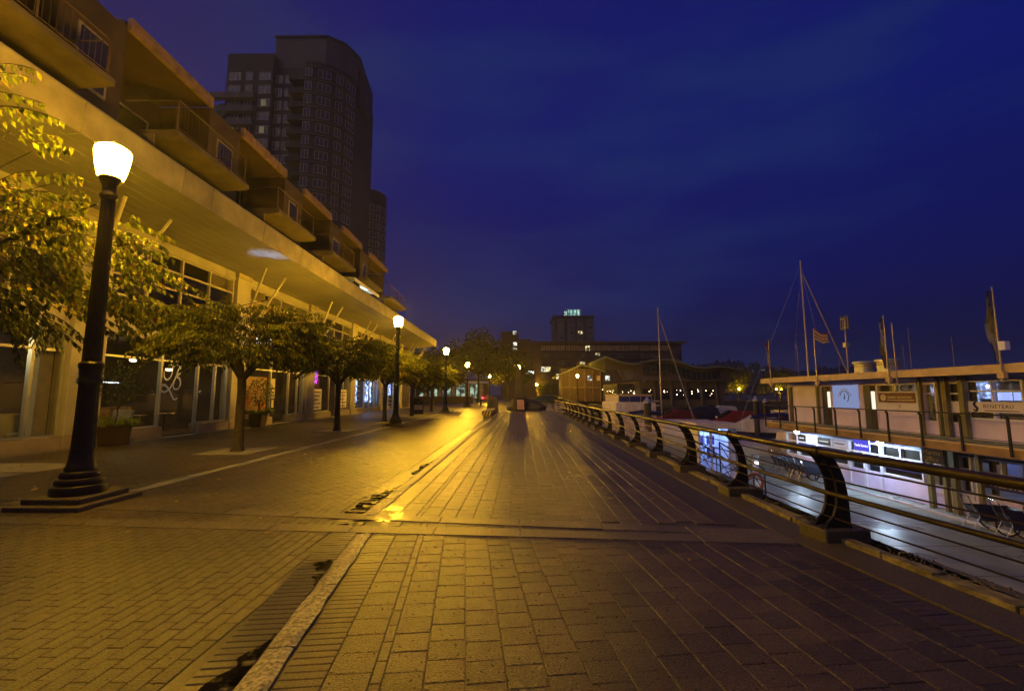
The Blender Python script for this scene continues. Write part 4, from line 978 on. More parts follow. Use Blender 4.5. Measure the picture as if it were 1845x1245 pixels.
# ================================================================ HOTEL beyond the bend
HY = 152
Hh = thing('hotel', 'long brown waterfront hotel with flat roof and a few lit rooms', 'building', (20, HY, 0))
def hx(px, y=HY): return AY(px, 640, y)[0]
def hz(py, y=HY, px=1000): return AY(px, py, y)[1]
def HO(n, mb, m, **k): return obj(n, mb, m, Hh, **k)
xL, xR = hx(958), hx(1228); zt = hz(616)
HO('main_wall', MB().box(xL, xR, HY, HY+16, 0, zt-.6), M['hotel'])
HO('roof', MB().box(xL-3, xR+1.2, HY-1.6, HY+17, zt-.6, zt), M['hotel'])
HO('wing', MB().box(hx(903, HY-4), hx(934, HY-4), HY-6, HY+10, 0, hz(597, HY-6)), M['hotel'])
HO('end_block', MB().box(hx(934), hx(957), HY-1.5, HY+12, 0, hz(612)), M['hotel'])
HO('end_wall', MB().box(hx(1208, HY-2), hx(1224, HY-2), HY-2.2, HY, 0, zt-2.6), M['hotel'])
fl = [hz(p) for p in (632, 645, 658, 670, 683, 696)]
lit = {(0, 9), (1, 11), (3, 0), (3, 1), (2, 24), (4, 3), (4, 14), (5, 20)}
nb = 26
for r_, z in enumerate(fl):
    HO('balcony_slab', MB().box(xL+3, xR-4, HY-1.7, HY, z-.32, z-.12), M['hoteldark'])
    HO('balcony_rail', MB().box(xL+3, xR-4, HY-1.72, HY-1.66, z+.78, z+.86), M['hotel'])
    for c in range(nb):
        x = xL+4+(xR-xL-9)*c/(nb-1)
        if (r_, c) in lit: m = E_['winlit'] if c % 2 else E_['winlitw']
        else: m = M['curtain'] if r_ == 0 else M['towerglass']
        HO('window', MB().box(x-.75, x+.75, HY-.06, HY-.01, z, z+1.7), m)
        if r_ == 0: HO('mullion', MB().box(x-.06, x+.06, HY-.11, HY-.061, z, z+1.7), M['hoteldark'])
for py in (600, 620, 630, 640): HO('stair_light', MB().box(hx(928, HY-6)-.7, hx(928, HY-6)+.6, HY-6.06, HY-6.0, hz(py, HY-6)-.5, hz(py, HY-6)+.6), E_['winlitw'])
sg = thing('building_sign', 'lit white WESTIN sign on the hotel end wall', 'sign', (hx(938, HY-9), HY-9, hz(675, HY-9)))
HO('sign_wall', MB().box(hx(932, HY-8), hx(965, HY-8), HY-8.5, HY-6, 0, hz(662, HY-8)), M['hotel'])
obj('sign_board', MB().box(hx(936, HY-9), hx(957, HY-9), HY-8.75, HY-8.52, hz(675, HY-9), hz(664, HY-9)), M['signblack'], sg)
text('lettering', 'WESTIN', 1.25, emis('sign lettering', (.9, 1, 1), 3.0), sg, (hx(938, HY-9), HY-8.78, hz(673.2, HY-9)), (1, 0, 0), (0, 0, 1), .03, spacing=.92)
# round-fronted tower with lit rooftop
CT = thing('apartment_tower', 'grey tower behind the hotel with green white lit rooftop', 'building', (hx(1035, 260), 268, 0))
ct = lambda n, mb, m: obj(n, mb, m, CT)
zt2 = hz(571, 260)
ct('wall', MB().box(hx(1000, 260), hx(1072, 260), 262, 285, 0, zt2), M['towerwall'])
for (a, b) in ((1006, 1017), (1024, 1036), (1041, 1052), (1060, 1070)):
    ct('bay', MB().box(hx(a, 260), hx(b, 260), 260.4, 262, 0, zt2-1.2), M['towerpale'])
    for k in range(13):
        zz = zt2-4-3.1*k; xm = (hx(a, 260)+hx(b, 260))/2
        ct('window', MB().box(xm-1.3, xm+1.3, 260.33, 260.39, zz, zz+1.6), E_['winlit'] if (a == 1041 and k == 2) else M['towerglass'])
ct('roof', MB().box(hx(997, 260), hx(1073, 260), 259.8, 286, zt2, zt2+.8), M['towerwall'])
ct('rooftop_room', MB().box(hx(1024, 262), hx(1046, 262), 264, 276, zt2+.8, hz(557, 262)), E_['green'])
for px in (1020, 1024, 1028, 1034, 1041, 1048): ct('rooftop_post', MB().box(hx(px, 262)-.25, hx(px, 262)+.25, 263.2, 263.7, zt2+.8, hz(555, 262)), M['white'])
ct('rooftop_beacon', MB().box(hx(1018, 262), hx(1020, 262), 263, 264, zt2+1, hz(561, 262)), E_['winlitw'])
# low lit shops and brown timber frontage between trees and hotel
SH = thing('shop_pavilion', 'pale green lit shopfronts under the trees at the far left', 'building', (-24, 118, 0))
for k in range(14):
    x = hx(757, 118)+k*(hx(872, 118)-hx(757, 118))/14; wv_ = (hx(872, 118)-hx(757, 118))/14
    obj('shop_window', MB().box(x+.08, x+wv_-.1, 117.9, 118.0, .6, 4.2), E_['teal'] if k % 3 != 1 else M['curtain'], SH); obj('wall_pier', MB().box(x+wv_-.1, x+wv_+.08, 117.8, 118.2, 0, 5.6), M['hotel'], SH)
obj('wall', MB().box(hx(750, 118), hx(880, 118), 118.3, 126, 0, 5.6), M['hotel'], SH); obj('cornice', MB().box(hx(750, 118), hx(880, 118), 117.4, 126, 4.4, 5.0), M['white'], SH)
LW = thing('low_wall', 'long low orange lit wall behind the small trees', 'wall', (-14, 80, 0))
obj('wall', MB().box(-21, -7.5, 79.8, 80.1, 0, 1.15), M['ochre'], LW); obj('coping', MB().box(-21, -7.5, 79.7, 80.2, 1.15, 1.25), M['slab'], LW)
TF = thing('timber_pavilion', 'brown timber pavilion with sloping roof beside the lamp right of the path', 'building', (hx(1030, 100), 100, 0))
x0, x1 = AY(1012, 700, 100)[0], AY(1082, 700, 100)[0]
obj('wall', MB().box(x0, x1, 100, 106, 0, AY(1000, 664, 100)[1]), M['ochre'], TF)
for k in range(6):
    x = x0+(x1-x0)*k/5; obj('post', MB().box(x-.12, x+.12, 99.7, 99.98, 0, AY(1000, 664, 100)[1]), M['wood'], TF)
obj('eave_beam', MB().box(x0, x1, 99.6, 99.98, 2.9, 3.2), M['wood'], TF)
obj('roof', MB().prism([(x0-1.5, 5.6), (x0+4.5, 8.4), (x1+1, 6.8), (x1+1, 6.4), (x0+4.5, 7.95), (x0-1.4, 5.3)], 'y', 99, 107), M['roofcop'], TF)
for k, px in enumerate((1063, 1079, 1095)):
    f = obj('window', MB().box(AY(px-4, 690, 100)[0], AY(px+4, 690, 100)[0], 99.9, 99.97, AY(px, 685.5, 100)[1], AY(px, 677, 100)[1]), E_['winlitw'] if k != 1 else M['curtain'], TF)
TF2 = thing('dark_pavilion', 'dark low building with three small windows under the hotel', 'building', (hx(1100, 104), 104, 0))
obj('wall', MB().box(x1, AY(1130, 700, 104)[0], 100.4, 112, 0, AY(1100, 664, 104)[1]), M['hoteldark'], TF2); obj('roof', MB().box(x1-.4, AY(1130, 700, 104)[0]+.5, 100.0, 112.5, AY(1100, 664, 104)[1], AY(1100, 661, 104)[1]), M['roofcop'], TF2)
# house with tiled roof on top
TG = thing('gabled_house', 'small house with ribbed gable roof in front of the hotel', 'building', (hx(1070, 125), 125, 0))
gx = lambda px: AY(px, 650, 125)[0]
obj('wall', MB().box(gx(1044), gx(1084), 125, 132, 0, AY(1044, 650, 125)[1]), M['hotel'], TG)
obj('roof', MB().prism([(gx(1042), AY(1042, 650, 125)[1]), (gx(1054), AY(1042, 641, 125)[1]), (gx(1092), AY(1042, 641, 125)[1]), (gx(1100), AY(1042, 652, 125)[1])], 'y', 124, 133), M['hotel'], TG)
obj('window', MB().box(gx(1045), gx(1055), 124.93, 124.98, AY(1044, 656, 125)[1], AY(1044, 651.5, 125)[1]), E_['winlit'], TG)

# ================================================================ RESTAURANT on piles with the wavy roof
RY = 72
RS = thing('restaurant', 'harbour restaurant on piles with wavy roof and small square windows', 'building', (24, RY, 0))
def RO(n, mb, m, **k): return obj(n, mb, m, RS, **k)
rp = lambda px, py, y=RY: AY(px, py, y)
za, zb = rp(1200, 687)[1], rp(1200, 731)[1]
RO('wall', MB().prism([(rp(1160, 700)[0], zb), (rp(1303, 700)[0], zb), (rp(1309, 700)[0], za), (rp(1150, 700)[0], za)], 'y', RY, RY+15), M['restwall'])
RO('terrace_wall', MB().box(rp(1120, 700)[0], rp(1158, 700)[0], RY+3, RY+15, zb, za-.3), M['intdark'])
top = [(1085, 647), (1095, 650), (1107, 654), (1118, 657.5), (1130, 659), (1142, 659), (1155, 655.5), (1170, 652.5), (1187, 651), (1203, 652), (1216, 655.5), (1230, 661), (1246, 665.5), (1262, 666.5), (1278, 664), (1292, 664), (1305, 666), (1320, 669)]
low = [(1309, 687), (1240, 686.5), (1225, 685)]
fas = [rp(*q) for q in top]; fas = fas+[rp(1309, 672), rp(1309, 688), rp(1122, 686), rp(1112, 668), rp(1088, 663.5)]
RO('wave_gable', MB().prism(fas, 'y', RY-1.0, RY-.6), M['restwall'])
roof = [rp(*q) for q in top]; RO('roof', MB().prism([(x, z+.30) for x, z in roof]+[(x, z+.003) for x, z in reversed(roof)], 'y', RY-2.4, RY+14), M['roofcop'])
glz = [rp(1156, 660), rp(1170, 657), rp(1187, 655.5), rp(1203, 656.5), rp(1216, 660), rp(1230, 665.5), rp(1246, 670), rp(1262, 671), rp(1277, 669), rp(1291, 668.5), rp(1291, 682), rp(1262, 684.5), rp(1243, 685), rp(1225, 680), rp(1204, 671), rp(1190, 668.5), rp(1175, 669.5), rp(1156, 674)]
RO('clerestory', MB().prism(glz, 'y', RY-1.06, RY-1.003), M['restwin'])
for px in range(1160, 1290, 9):
    x = rp(px, 670)[0]
    zt_ = max(min(z for (xx, z) in [glz[i] for i in range(10)] if abs(xx-x) < 2.0), 0); RO('mullion', MB().box(x-.05, x+.05, RY-1.10, RY-1.062, zt_-1.2, zt_-.05), M['restwall'])
RO('porthole', MB().lathe([(.8, 0), (.8, .05)], (0, 0, 0), 22), M['towerpale'], world=False).matrix_local = inv_of(RS) @ Matrix.Translation((rp(1131, 674)[0], RY-1.01, rp(1131, 674)[1])) @ Matrix.Rotation(PI/2, 4, 'X')
text('lettering', "CARDERO'S", .62, M['signblack'], RS, (rp(1157, 677)[0], RY-1.08, rp(1157, 677.4)[1]), (1, 0, 0), (0, 0, 1), .02, spacing=1.25)
wb = MB()
for k, px in enumerate((1166, 1196, 1223, 1250, 1277)):
    xa, xb, z0_, z1_ = rp(px-9, 700)[0], rp(px+9, 700)[0], rp(px, 719)[1], rp(px, 701)[1]
    f = RO('window', MB().box(xa-.1, xb+.1, RY-.08, RY-.01, z0_-.1, z1_+.1), M['hoteldark']); obj('pane', MB().box(xa, xb, RY-.10, RY-.081, z0_, z1_), M['darkglass'], f)
    for q in range(4):
        x = R.uniform(xa+.15, xb-.15); z = R.uniform(z0_+.5, z1_-.1); r_ = R.uniform(.03, .08); obj('bulb', MB().lathe([(r_*.4, -r_), (r_, 0), (r_*.4, r_)], (x, RY-.16, z), 8), E_['warm'], f)
    RO('pier_fin', MB().prism([(RY-.55, zb+.0), (RY-.02, zb), (RY-.02, za), (RY-.15, za)], 'x', rp(px+13, 700)[0]-.09, rp(px+13, 700)[0]+.09), M['restwall'])
for k in range(16):
    x, z = rp(R.uniform(1090, 1160), R.uniform(701, 712)); r_ = R.uniform(.03, .07); RO('terrace_bulb', MB().lathe([(r_*.4, -r_), (r_, 0), (r_*.4, r_)], (x, RY+2.6, z), 8), E_['warm'])
RO('deck', MB().box(rp(1085, 700)[0], rp(1306, 700)[0], RY-1.4, RY+15, zb-.45, zb-.02), M['hoteldark'])
for k in range(11):
    for dy in (0, 6): x = rp(1150, 700)[0]+k*1.4; RO('pile', MB().tube([(x, RY+dy-.8, -3.4), (x, RY+dy-.8, zb-.45)], .17, 8), M['pile'], smooth=True)
lamp_light('restaurant_glow', (rp(1125, 700)[0], RY-2, 1.4), (1, .7, .35), 60, .3)

# wooded far shore and its lights
ff = MB(); 
prof = [(100, 0)]
x = 100.
for k in range(180):
    x = 60+k*6.5; hgt = 25+7*math.sin(k*.07)+4*math.sin(k*.31)+R.uniform(-2.5, 2.5)
    for d in range(3):
        xx = x+R.uniform(-4, 4); yy = 470+d*14; rw = R.uniform(6, 11); ff.lathe([(rw*.5, -1), (rw, hgt*.35), (rw*.85, hgt*.7), (rw*.35, hgt*.95), (.5, hgt*1.05)], (xx, yy, 0), 7)
obj('far_forest', ff, M['forest'], kind='stuff')
for k, (px, py) in enumerate(((1356, 668), (1373, 667), (1377, 666.5), (1389, 668.5))):
    x, z = AY(px, py, 440); o = obj('shore_light', MB().lathe([(.2, -.45), (.5, 0), (.2, .45)], (x, 440, z), 8), E_['winlitw']); tag(o, ('leftmost, lone', 'second from left, beside a twin', 'third from left, beside a twin', 'rightmost')[k]+' tiny white light on the dark wooded shore', 'light', 'lights on the far shore')

# ================================================================ MARINA OFFICE (right, floating)
FX, DZ = 15.2, -2.45
MO = thing('marina_office', 'two storey floating marina office with signs and gallery on the right', 'building', (FX, 14, DZ))
def OO(n, mb, m, **k): return obj(n, mb, m, MO, **k)
def yf(px, py=735, x=FX): return AX(px, py, x)[0]
def zf(px, py, x=FX): return AX(px, py, x)[1]
YE = 25.0
dk = struct('dock', MB().box(8.7, 15.25, -6, 25.6, DZ-.35, DZ), M['dock'])
for k in range(16): obj('deck_seam', MB().box(8.72, 15.2, -5.5+2*k, -5.47+2*k, DZ, DZ+.004), M['dockedge'], dk)
obj('bull_rail', MB().box(8.62, 8.80, -6, 25.6, DZ+.01, DZ+.18), M['dockedge'], dk, bevel=.01)
obj('bull_rail', MB().box(8.8, 15.2, 25.45, 25.62, DZ+.01, DZ+.16), M['dockedge'], dk, bevel=.01)
obj('kerb_rail', MB().box(14.35, 14.43, -6, 21, DZ, DZ+.07), M['coollight_white'], dk)
# walls: lower storey and upper storey cores, floor between, roof
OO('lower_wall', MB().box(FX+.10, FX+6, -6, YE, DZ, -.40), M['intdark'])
OO('upper_core', MB().box(FX+2.4, FX+6, -6, YE, .15, 2.2), M['interior'])
OO('gallery_deck', MB().box(FX-1.2, FX+6, -6, YE+.1, -.02, .10), M['dock'])
OO('gallery_beam', MB().box(FX-1.27, FX-1.2, -6, YE+.15, -.20, .08), M['deckbeam'])
OO('gallery_trim', MB().box(FX-1.30, FX-1.272, -6, YE+.15, .05, .10), M['rooftan'])
OO('gallery_soffit', MB().box(FX-1.2, FX+.08, -6, YE, -.24, -.20), M['navy'])
OO('roof', MB().box(FX-1.05, FX+6.5, -6, YE+.45, 2.22, 2.30), M['navy'])
OO('roof_fascia', MB().box(FX-1.17, FX-1.06, -6, YE+.5, 2.20, 2.46), M['rooftan'])
OO('roof_top', MB().box(FX-1.1, FX+6.5, -6, YE+.45, 2.41, 2.47), M['rooftan'])
OO('roof_end', MB().box(FX-1.17, FX+6.5, YE+.46, YE+.55, 2.2, 2.46), M['rooftan'])
OO('end_wall', MB().box(FX, FX+6, YE-.1, YE, .1, 2.2), M['pinkwall'])
# upper front wall: openings listed by their left / right edges as read on the facade
yw = lambda px: yf(px, 725)
ops = [('door', 1421, 1432, .12, 1.95), ('door', 1481, 1501, .12, 2.0), ('door', 1556, 1583, .12, 2.0), ('win', 1584, 1657, .95, 2.0), ('gdoor', 1666, 1691, .60, 1.98), ('win2', 1709, 1736, .60, 2.0), ('big', 1742, 1850, .78, 2.05)]
prev = YE
for (kd, a, b, z0, z1) in ops:
    ya, yb = yw(a), yw(b)          # ya > yb
    k = 0; y = prev
    while y > ya+.02:               # clapboard courses in panels
        y2 = max(ya, y-1.22); OO('wall_panel', MB().box(FX-.02, FX+.08, y2+.004, y-.004, .1, 2.2), M['pinkwall']); y = y2
    OO('wall_panel', MB().box(FX-.02, FX+.08, yb, ya, z1, 2.2), M['pinkwall'])
    if z0 > .2: 
        for q in range(5): OO('clapboard', MB().prism([(FX-.035, .1+(z0-.1)*q/5), (FX+.05, .1+(z0-.1)*q/5), (FX+.05, .1+(z0-.1)*(q+1)/5-.003), (FX-.018, .1+(z0-.1)*(q+1)/5-.003)], 'y', yb, ya), M['pinkwall'])
    prev = yb
OO('wall_panel', MB().box(FX-.02, FX+.08, -6, prev, .1, 2.2), M['pinkwall'])
def door(a, b, lit=True):
    ya, yb = yw(a), yw(b)
    OO('doorway', MB().box(FX+.5, FX+.55, yb, ya, .12, 2.0), M['navy'])
    d = OO('door', MB().box(FX-.02, FX+.03, yb, yb+(ya-yb)*.48, .12, 1.98), M['brown'])
    OO('door_frame', MB().box(FX-.04, FX+.06, ya-.07, ya, .1, 2.02).box(FX-.04, FX+.06, yb, yb+.06, .1, 2.02).box(FX-.04, FX+.06, yb, ya, 1.98, 2.05), M['pinkwall'])
    obj('leaf_panel', MB().box(FX-.03, FX-.021, yb+(ya-yb)*.48, ya-.09, .12, 1.98), M['door'], d)
    if lit: obj('door_window', MB().box(FX-.035, FX-.031, yb+(ya-yb)*.14, yb+(ya-yb)*.40, .95, 1.72), emis('door window glow', (1, .9, .68), 1.2) if 'dwin' not in E_ else E_['dwin'], d)
    obj('knob', MB().lathe([(.02, -.03), (.035, 0), (.02, .03)], (FX-.07, yb+(ya-yb)*.56, 1.05), 8), M['chrome'], d)
E_['dwin'] = emis('door window glow', (1, .9, .68), 1.1)
door(1421, 1432, False); door(1481, 1501); door(1556, 1583)
# round logo board between the doors
ya, yb = yw(1504), yw(1549); zc = 1.50
ob = OO('logo_board', MB().box(FX-.075, FX-.021, yb, ya, .98, 2.0), emis('pale lit board', (.34, .42, .75), .62), bevel=.02)
ym = (ya+yb)/2
obj('logo_ring', MB().tube([(FX-.085, ym+.26*math.cos(a*PI/16+.2), zc-.02+.26*math.sin(a*PI/16+.2)) for a in range(21)], .014, 5), M['signnavy'], ob)
for k in range(8): 
    an = math.radians(168-k*22); obj('ring_mark', MB().box(FX-.084, FX-.078, ym-.36*math.cos(an)-.03, ym-.36*math.cos(an)+.03, zc-.05+.36*math.sin(an)-.035, zc-.05+.36*math.sin(an)+.035), M['signwhite'], ob)
obj('logo_mark', MB().prism([(ym+.06, zc-.16), (ym+.0, zc+.18), (ym-.03, zc-.1)], 'x', FX-.084, FX-.078), M['signnavy'], ob)
# window with stacked signs
def winframe(px0, px1, z0, z1, vs=(), hs=(), x=FX, m=None, name='window', pane=True, back=None):
    ya, yb = yw(px0), yw(px1); fr = MB()
    for y in (ya-.03, yb+.03)+tuple(yw(v) for v in vs): fr.box(x-.07, x+.03, y-.03, y+.03, z0, z1)
    for z in (z0+.02, z1-.02)+tuple(hs): fr.box(x-.06, x+.02, yb, ya, z-.025, z+.025)
    f = OO(name, fr, m or M['coollight_white'])
    if back: obj('room_back', MB().box(x+.6, x+.63, yb, ya, z0, z1), back, f)
    if pane: obj('pane', MB().quad((x, yb, z0), (x, ya, z0), (x, ya, z1), (x, yb, z1)), M['glass'], f)
    return f, ya, yb
f, ya, yb = winframe(1584, 1657, .95, 2.0, hs=(1.68,), vs=(), back=M['signpale'])
obj('oval_logo', MB().tube([(FX-.02, yw(1635)+.24*math.cos(a*PI/8), 1.84+.11*math.sin(a*PI/8)) for a in range(17)], .02, 5), M['signblack'], f)
obj('logo_stroke', MB().box(FX-.03, FX-.015, yw(1635)-.15, yw(1635)+.15, 1.82, 1.86), M['signblack'], f)
obj('transom_bar', MB().box(FX-.06, FX+.02, yw(1618)-.03, yw(1618)+.03, 1.68, 2.0), M['coollight_white'], f)
obj('sign_panel', MB().box(FX-.055, FX-.03, yb+.05, ya-.05, 1.27, 1.65), M['signred'], f)
yb_, ya_ = yb, ya
obj('logo_disc', MB().lathe([(.13, 0), (.13, .008)], (0, 0, 0), 20), M['signwhite'], f, world=False).matrix_local = inv_of(f) @ Matrix.Translation((FX-.058, ya-.30, 1.46)) @ Matrix.Rotation(-PI/2, 4, 'Y')
text('lettering', 'Y', .18, M['signred'], f, (FX-.069, ya-.245, 1.395), (0, -1, 0), (0, 0, 1), .002, shear=.2)
text('lettering', 'GRAND YACHTS INC.', .128, M['signwhite'], f, (FX-.058, ya-.48, 1.43), (0, -1, 0), (0, 0, 1), .003, spacing=.92)
obj('small_print', MB().box(FX-.06, FX-.055, yb+.15, ya-.48, 1.35, 1.375), M['signwhite'], f)
obj('sign_panel', MB().box(FX-.055, FX-.03, yb+.05, ya-.05, .98, 1.26), M['signpale'], f)
text('lettering', 'F', .22, M['signred'], f, (FX-.058, (ya+yb)/2-.05, 1.03), (0, -1, 0), (0, 0, 1), .003, shear=.35)
f, ya, yb = winframe(1666, 1691, .60, 1.98, hs=(1.62,), back=M['intdark'], m=M['pinkwall'], name='glass_door')
obj('blind', MB().box(FX+.05, FX+.07, ya-.22, ya-.08, .75, 1.9), mat('cream green blind', (.5, .5, .32), .7), f)
f, ya, yb = winframe(1709, 1736, .60, 2.0, hs=(1.62,), back=M['intdark'])
obj('sign_panel', MB().box(FX-.05, FX-.03, yb+.05, ya-.05, .95, 1.35), M['signpale'], f)
f, ya, yb = winframe(1742, 1850, .78, 2.05, vs=(1793,), hs=(1.70,), back=M['interior'])
obj('banner', MB().box(FX-.10, FX-.075, yb, ya-.08, 1.02, 1.36), M['signpale'], f)
text('lettering', 'BENETEAU', .17, M['signnavy'], f, (FX-.102, yw(1776), 1.155), (0, -1, 0), (0, 0, 1), .003, spacing=1.12)
obj('small_print', MB().box(FX-.104, FX-.1, yw(1778)-1.0, yw(1778), 1.065, 1.09), M['signnavy'], f)
sy = yw(1763); sh = MB(); pts = [(.05,.14),(0,.155),(-.04,.12),(-.035,.07),(0,.02),(.045,-.03),(.05,-.08),(.01,-.12),(-.05,-.11),(-.08,-.06)]
sh.tube([(FX-.11, sy-a, 1.18+b) for a, b in pts], [.012,.03,.036,.034,.036,.038,.038,.036,.028,.008], 7); obj('seahorse_mark', sh, M['signnavy'], f)
for a, b in ((1782, 1806), (1810, 1826)): obj('monitor', MB().box(FX+.3, FX+.34, yw(b), yw(a), 1.40, 1.66), E_['monitor'], f)
obj('bulb', MB().lathe([(.02, -.05), (.05, 0), (.02, .05)], (FX+.3, yw(1766), 1.86), 8), E_['warm'], f)
lamp_light('office_glow', (FX+1.3, 12.3, 1.9), (.6, .55, 1), 14, .1)
# posts of the gallery, tall ones through to the dock
for px, r_ in ((1661, .05), (1694, .05), (1707, .07), (1738, .085), (1475, .055)):
    y = AX(px, 740, FX-.15)[0]
    OO('post', MB().box(FX-.15-r_, FX-.15+r_, y-r_, y+r_, .1, 2.2), M['olive'])
for px, r_ in ((1676, .075), (1703, .06), (1720, .085), (1765, .06)):
    y = AX(px, 850, FX-.2)[0]; OO('post', MB().box(FX-.2-r_, FX-.2+r_, y-r_, y+r_, DZ, -.22), M['olive'])
y = AX(1475, 740, FX-1.3)[0]
# gallery railing: flat-bar posts with bent tops, top rail and wires
gr = OO('gallery_railing', MB().tube([(FX-1.36, -6, 1.0), (FX-1.36, YE+.1, 1.0)], .022, 6).tube([(FX-1.34, -6, .28), (FX-1.34, YE+.1, .28)], .010, 5), M['black'])
gy = YE
k = 0
while gy > -5:
    obj('rail_post', MB().prism([(FX-1.36, .98), (FX-1.30, .92), (FX-1.30, -.16), (FX-1.345, -.16), (FX-1.345, .88), (FX-1.40, .95)], 'y', gy-.03, gy+.03), M['black'], gr); gy -= 1.36
OO('gallery_pipe', MB().tube([(FX-.95, -6, .16), (FX-.95, YE, .16)], .05, 8), mat('grey conduit', (.2, .22, .18), .5))
# lower storey: clapboard dado, ribbon windows, navy name band
zl = lambda px, py: AX(px, py, FX)[1]
yl = lambda px: yf(px, 830)
secs = [(1421, 1441, 'w'), (1441, 1476, 'band'), (1476, 1532, 'band'), (1532, 1560, 'ent'), (1560, 1590, 'ent'), (1590, 1665, 'office'), (1672, 1702, 'door'), (1726, 1752, 'door'), (1757, 1860, 'office')]
OO('dado', MB().box(FX-.02, FX+.1, -6, yl(1421), DZ+.02, DZ+.80), M['pinkwall'])
OO('lintel', MB().box(FX-.03, FX+.1, -6, yl(1421), -.46, -.25), M['navy'])
for j, (a, b, kd) in enumerate(secs):
    ya, yb = yl(a), yl(b); fr = MB(); z0, z1 = DZ+.80, -.46
    if kd in ('door', 'ent'): z0 = DZ+(.05 if kd == 'ent' else .55)
    for y in (ya-.035, yb+.035)+((ya+yb)/2,)*(kd in ('band', 'office')): 
        fr.box(FX-.07, FX+.05, y-.035, y+.035, (z0 if y != (ya+yb)/2 else -.95), z1)
    for z in (z0+.02, -.92, z1-.03): fr.box(FX-.06, FX+.04, yb, ya, z-.03, z+.03)
    f = OO('window', fr, M['coollight_white'])
    obj('pane', MB().quad((FX+.02, yb, z0), (FX+.02, ya, z0), (FX+.02, ya, z1), (FX+.02, yb, z1)), M['glass'], f)
    if kd in ('band', 'office', 'ent'): obj('name_band', MB().box(FX-.055, FX-.02, yb+.07, ya-.07, -1.38, -.97), M['navy'], f)
    if kd == 'office':
        text('lettering', 'MARINA OFFICE', .20, M['signwhite'], f, (FX-.058, ya-.45, -1.30), (0, -1, 0), (0, 0, 1), .003, spacing=.95)
    if kd == 'ent': text('lettering', 'ENTRANCE', .13, M['signwhite'], f, (FX-.058, ya-.12, -1.35), (0, -1, 0), (0, 0, 1), .003, spacing=.85)
    if kd == 'band':
        for q in range(2): obj('brand_panel', MB().box(FX-.055, FX-.03, yb+.10+(ya-yb)*.5*q, yb+(ya-yb)*.5*(q+1)-.08, -.86, -.54), M['signblack'] if q else M['signpale'], f); obj('brand_stroke', MB().box(FX-.062, FX-.055, yb+(ya-yb)*.5*q+.22, yb+(ya-yb)*.5*(q+1)-.2, -.73, -.68), M['signwhite'] if q else M['signnavy'], f)
ys_ = thing('hanging_sign', 'blue Yacht Service sign hanging below the gallery', 'sign', (FX-.9, yf(1553, 800, FX-.9), -.25))
yc = yf(1553, 800, FX-.9); obj('sign_board', MB().box(FX-.92, FX-.88, yc-.42, yc+.42, -.72, -.27), emis('blue lit sign', (.10, .09, .75), 1.0), ys_, bevel=.02)
obj('sign_rim', MB().tube([(FX-.925, yc-.42, -.72), (FX-.925, yc+.42, -.72), (FX-.925, yc+.42, -.27), (FX-.925, yc-.42, -.27), (FX-.925, yc-.42, -.72)], .016, 5), M['coollight_white'], ys_)
text('lettering', 'Yacht Service', .155, emis('white lit lettering', (.85, .85, 1), 1.6), ys_, (FX-.925, yc+.39, -.55), (0, -1, 0), (0, 0, 1), .004, spacing=.88)
ms_ = thing('hanging_sign', 'black Marina Office sign hanging below the gallery', 'sign', (FX-.9, yf(1680, 815, FX-.9), -.25))
yc = yf(1680, 815, FX-.9); obj('sign_board', MB().box(FX-.92, FX-.88, yc-.40, yc+.40, -.74, -.24), M['signblack'], ms_)
for t_, z in (('Marina', -.46), ('Office', -.68)): text('lettering', t_, .235, mat('dull gold lettering', (.22, .17, .07), .5), ms_, (FX-.925, yc+.34, z), (0, -1, 0), (0, 0, 1), .003)
# cool bulkhead lamps under the gallery
for k, (px, py, lb) in enumerate(((1436, 777, 'white bulkhead lamp under the gallery at the far corner of the marina office'), (1549, 790, 'white bulkhead lamp just behind the blue hanging sign'), (1585, 795, 'white bulkhead lamp under the gallery right of the blue hanging sign'))):
    y, z = AX(px, py, FX-.7); t = thing('bulkhead_lamp', lb, 'lamp', (FX-.7, y, -.26), 0, 'bulkhead lamps under the gallery')
    obj('housing', MB().lathe([(.10, .02), (.12, 0), (.12, -.03)], (0, 0, 0), 12), M['coollight_white'], t, world=False); obj('globe', MB().lathe([(.10, -.03), (.105, -.08), (.07, -.14), (.02, -.16)], (0, 0, 0), 12), E_['cool'], t, world=False, smooth=True)
# roof things: vents, flagpoles, antenna
for k, (px, r_) in enumerate(((1557, .45), (1601, .48))):
    x, z = AX(px, 664, FX+1.2)[0], 0; t = thing('roof_vent', ('left', 'right')[k]+' one of the two round metal vents on the marina office roof', 'vent', (FX+1.2, AX(px, 662, FX+1.2)[0], 2.70), 0, 'roof vents')
    obj('drum', MB().lathe([(r_*.85, -.24), (r_*.85, .30), (r_, .32), (r_, .40), (r_*.9, .44)], (0, 0, 0), 20), M['alu'], t, world=False, smooth=True)
    obj('cap_band', MB().lathe([(r_*.87, .16), (r_*.87, .22)], (0, 0, 0), 20), M['deckbeam'], t, world=False)
def flag_mesh(ln, hh, cols, droop, seed, rows=3):
    rr = random.Random(seed); mb = MB(); nx, nz_ = 10, 6*len(cols) if len(cols) > 1 else 6
    def P(i, j):
        u_, v_ = i/nx, j/nz_; s = math.sin(u_*9+v_*3+seed)*.07*u_; return Vector((u_*ln*(1-droop)*.5+s, -u_*ln*(1-droop), -v_*hh*(1-.15*u_)-u_*ln*droop+.05*math.sin(u_*7+seed)))
    for i in range(nx):
        for j in range(nz_): a = [P(i, j), P(i+1, j), P(i+1, j+1), P(i, j+1)]; mb.add(a, [(0,1,2,3)], j*len(cols)//nz_ if rows == 3 else (i*len(cols)//nx))
    return mb
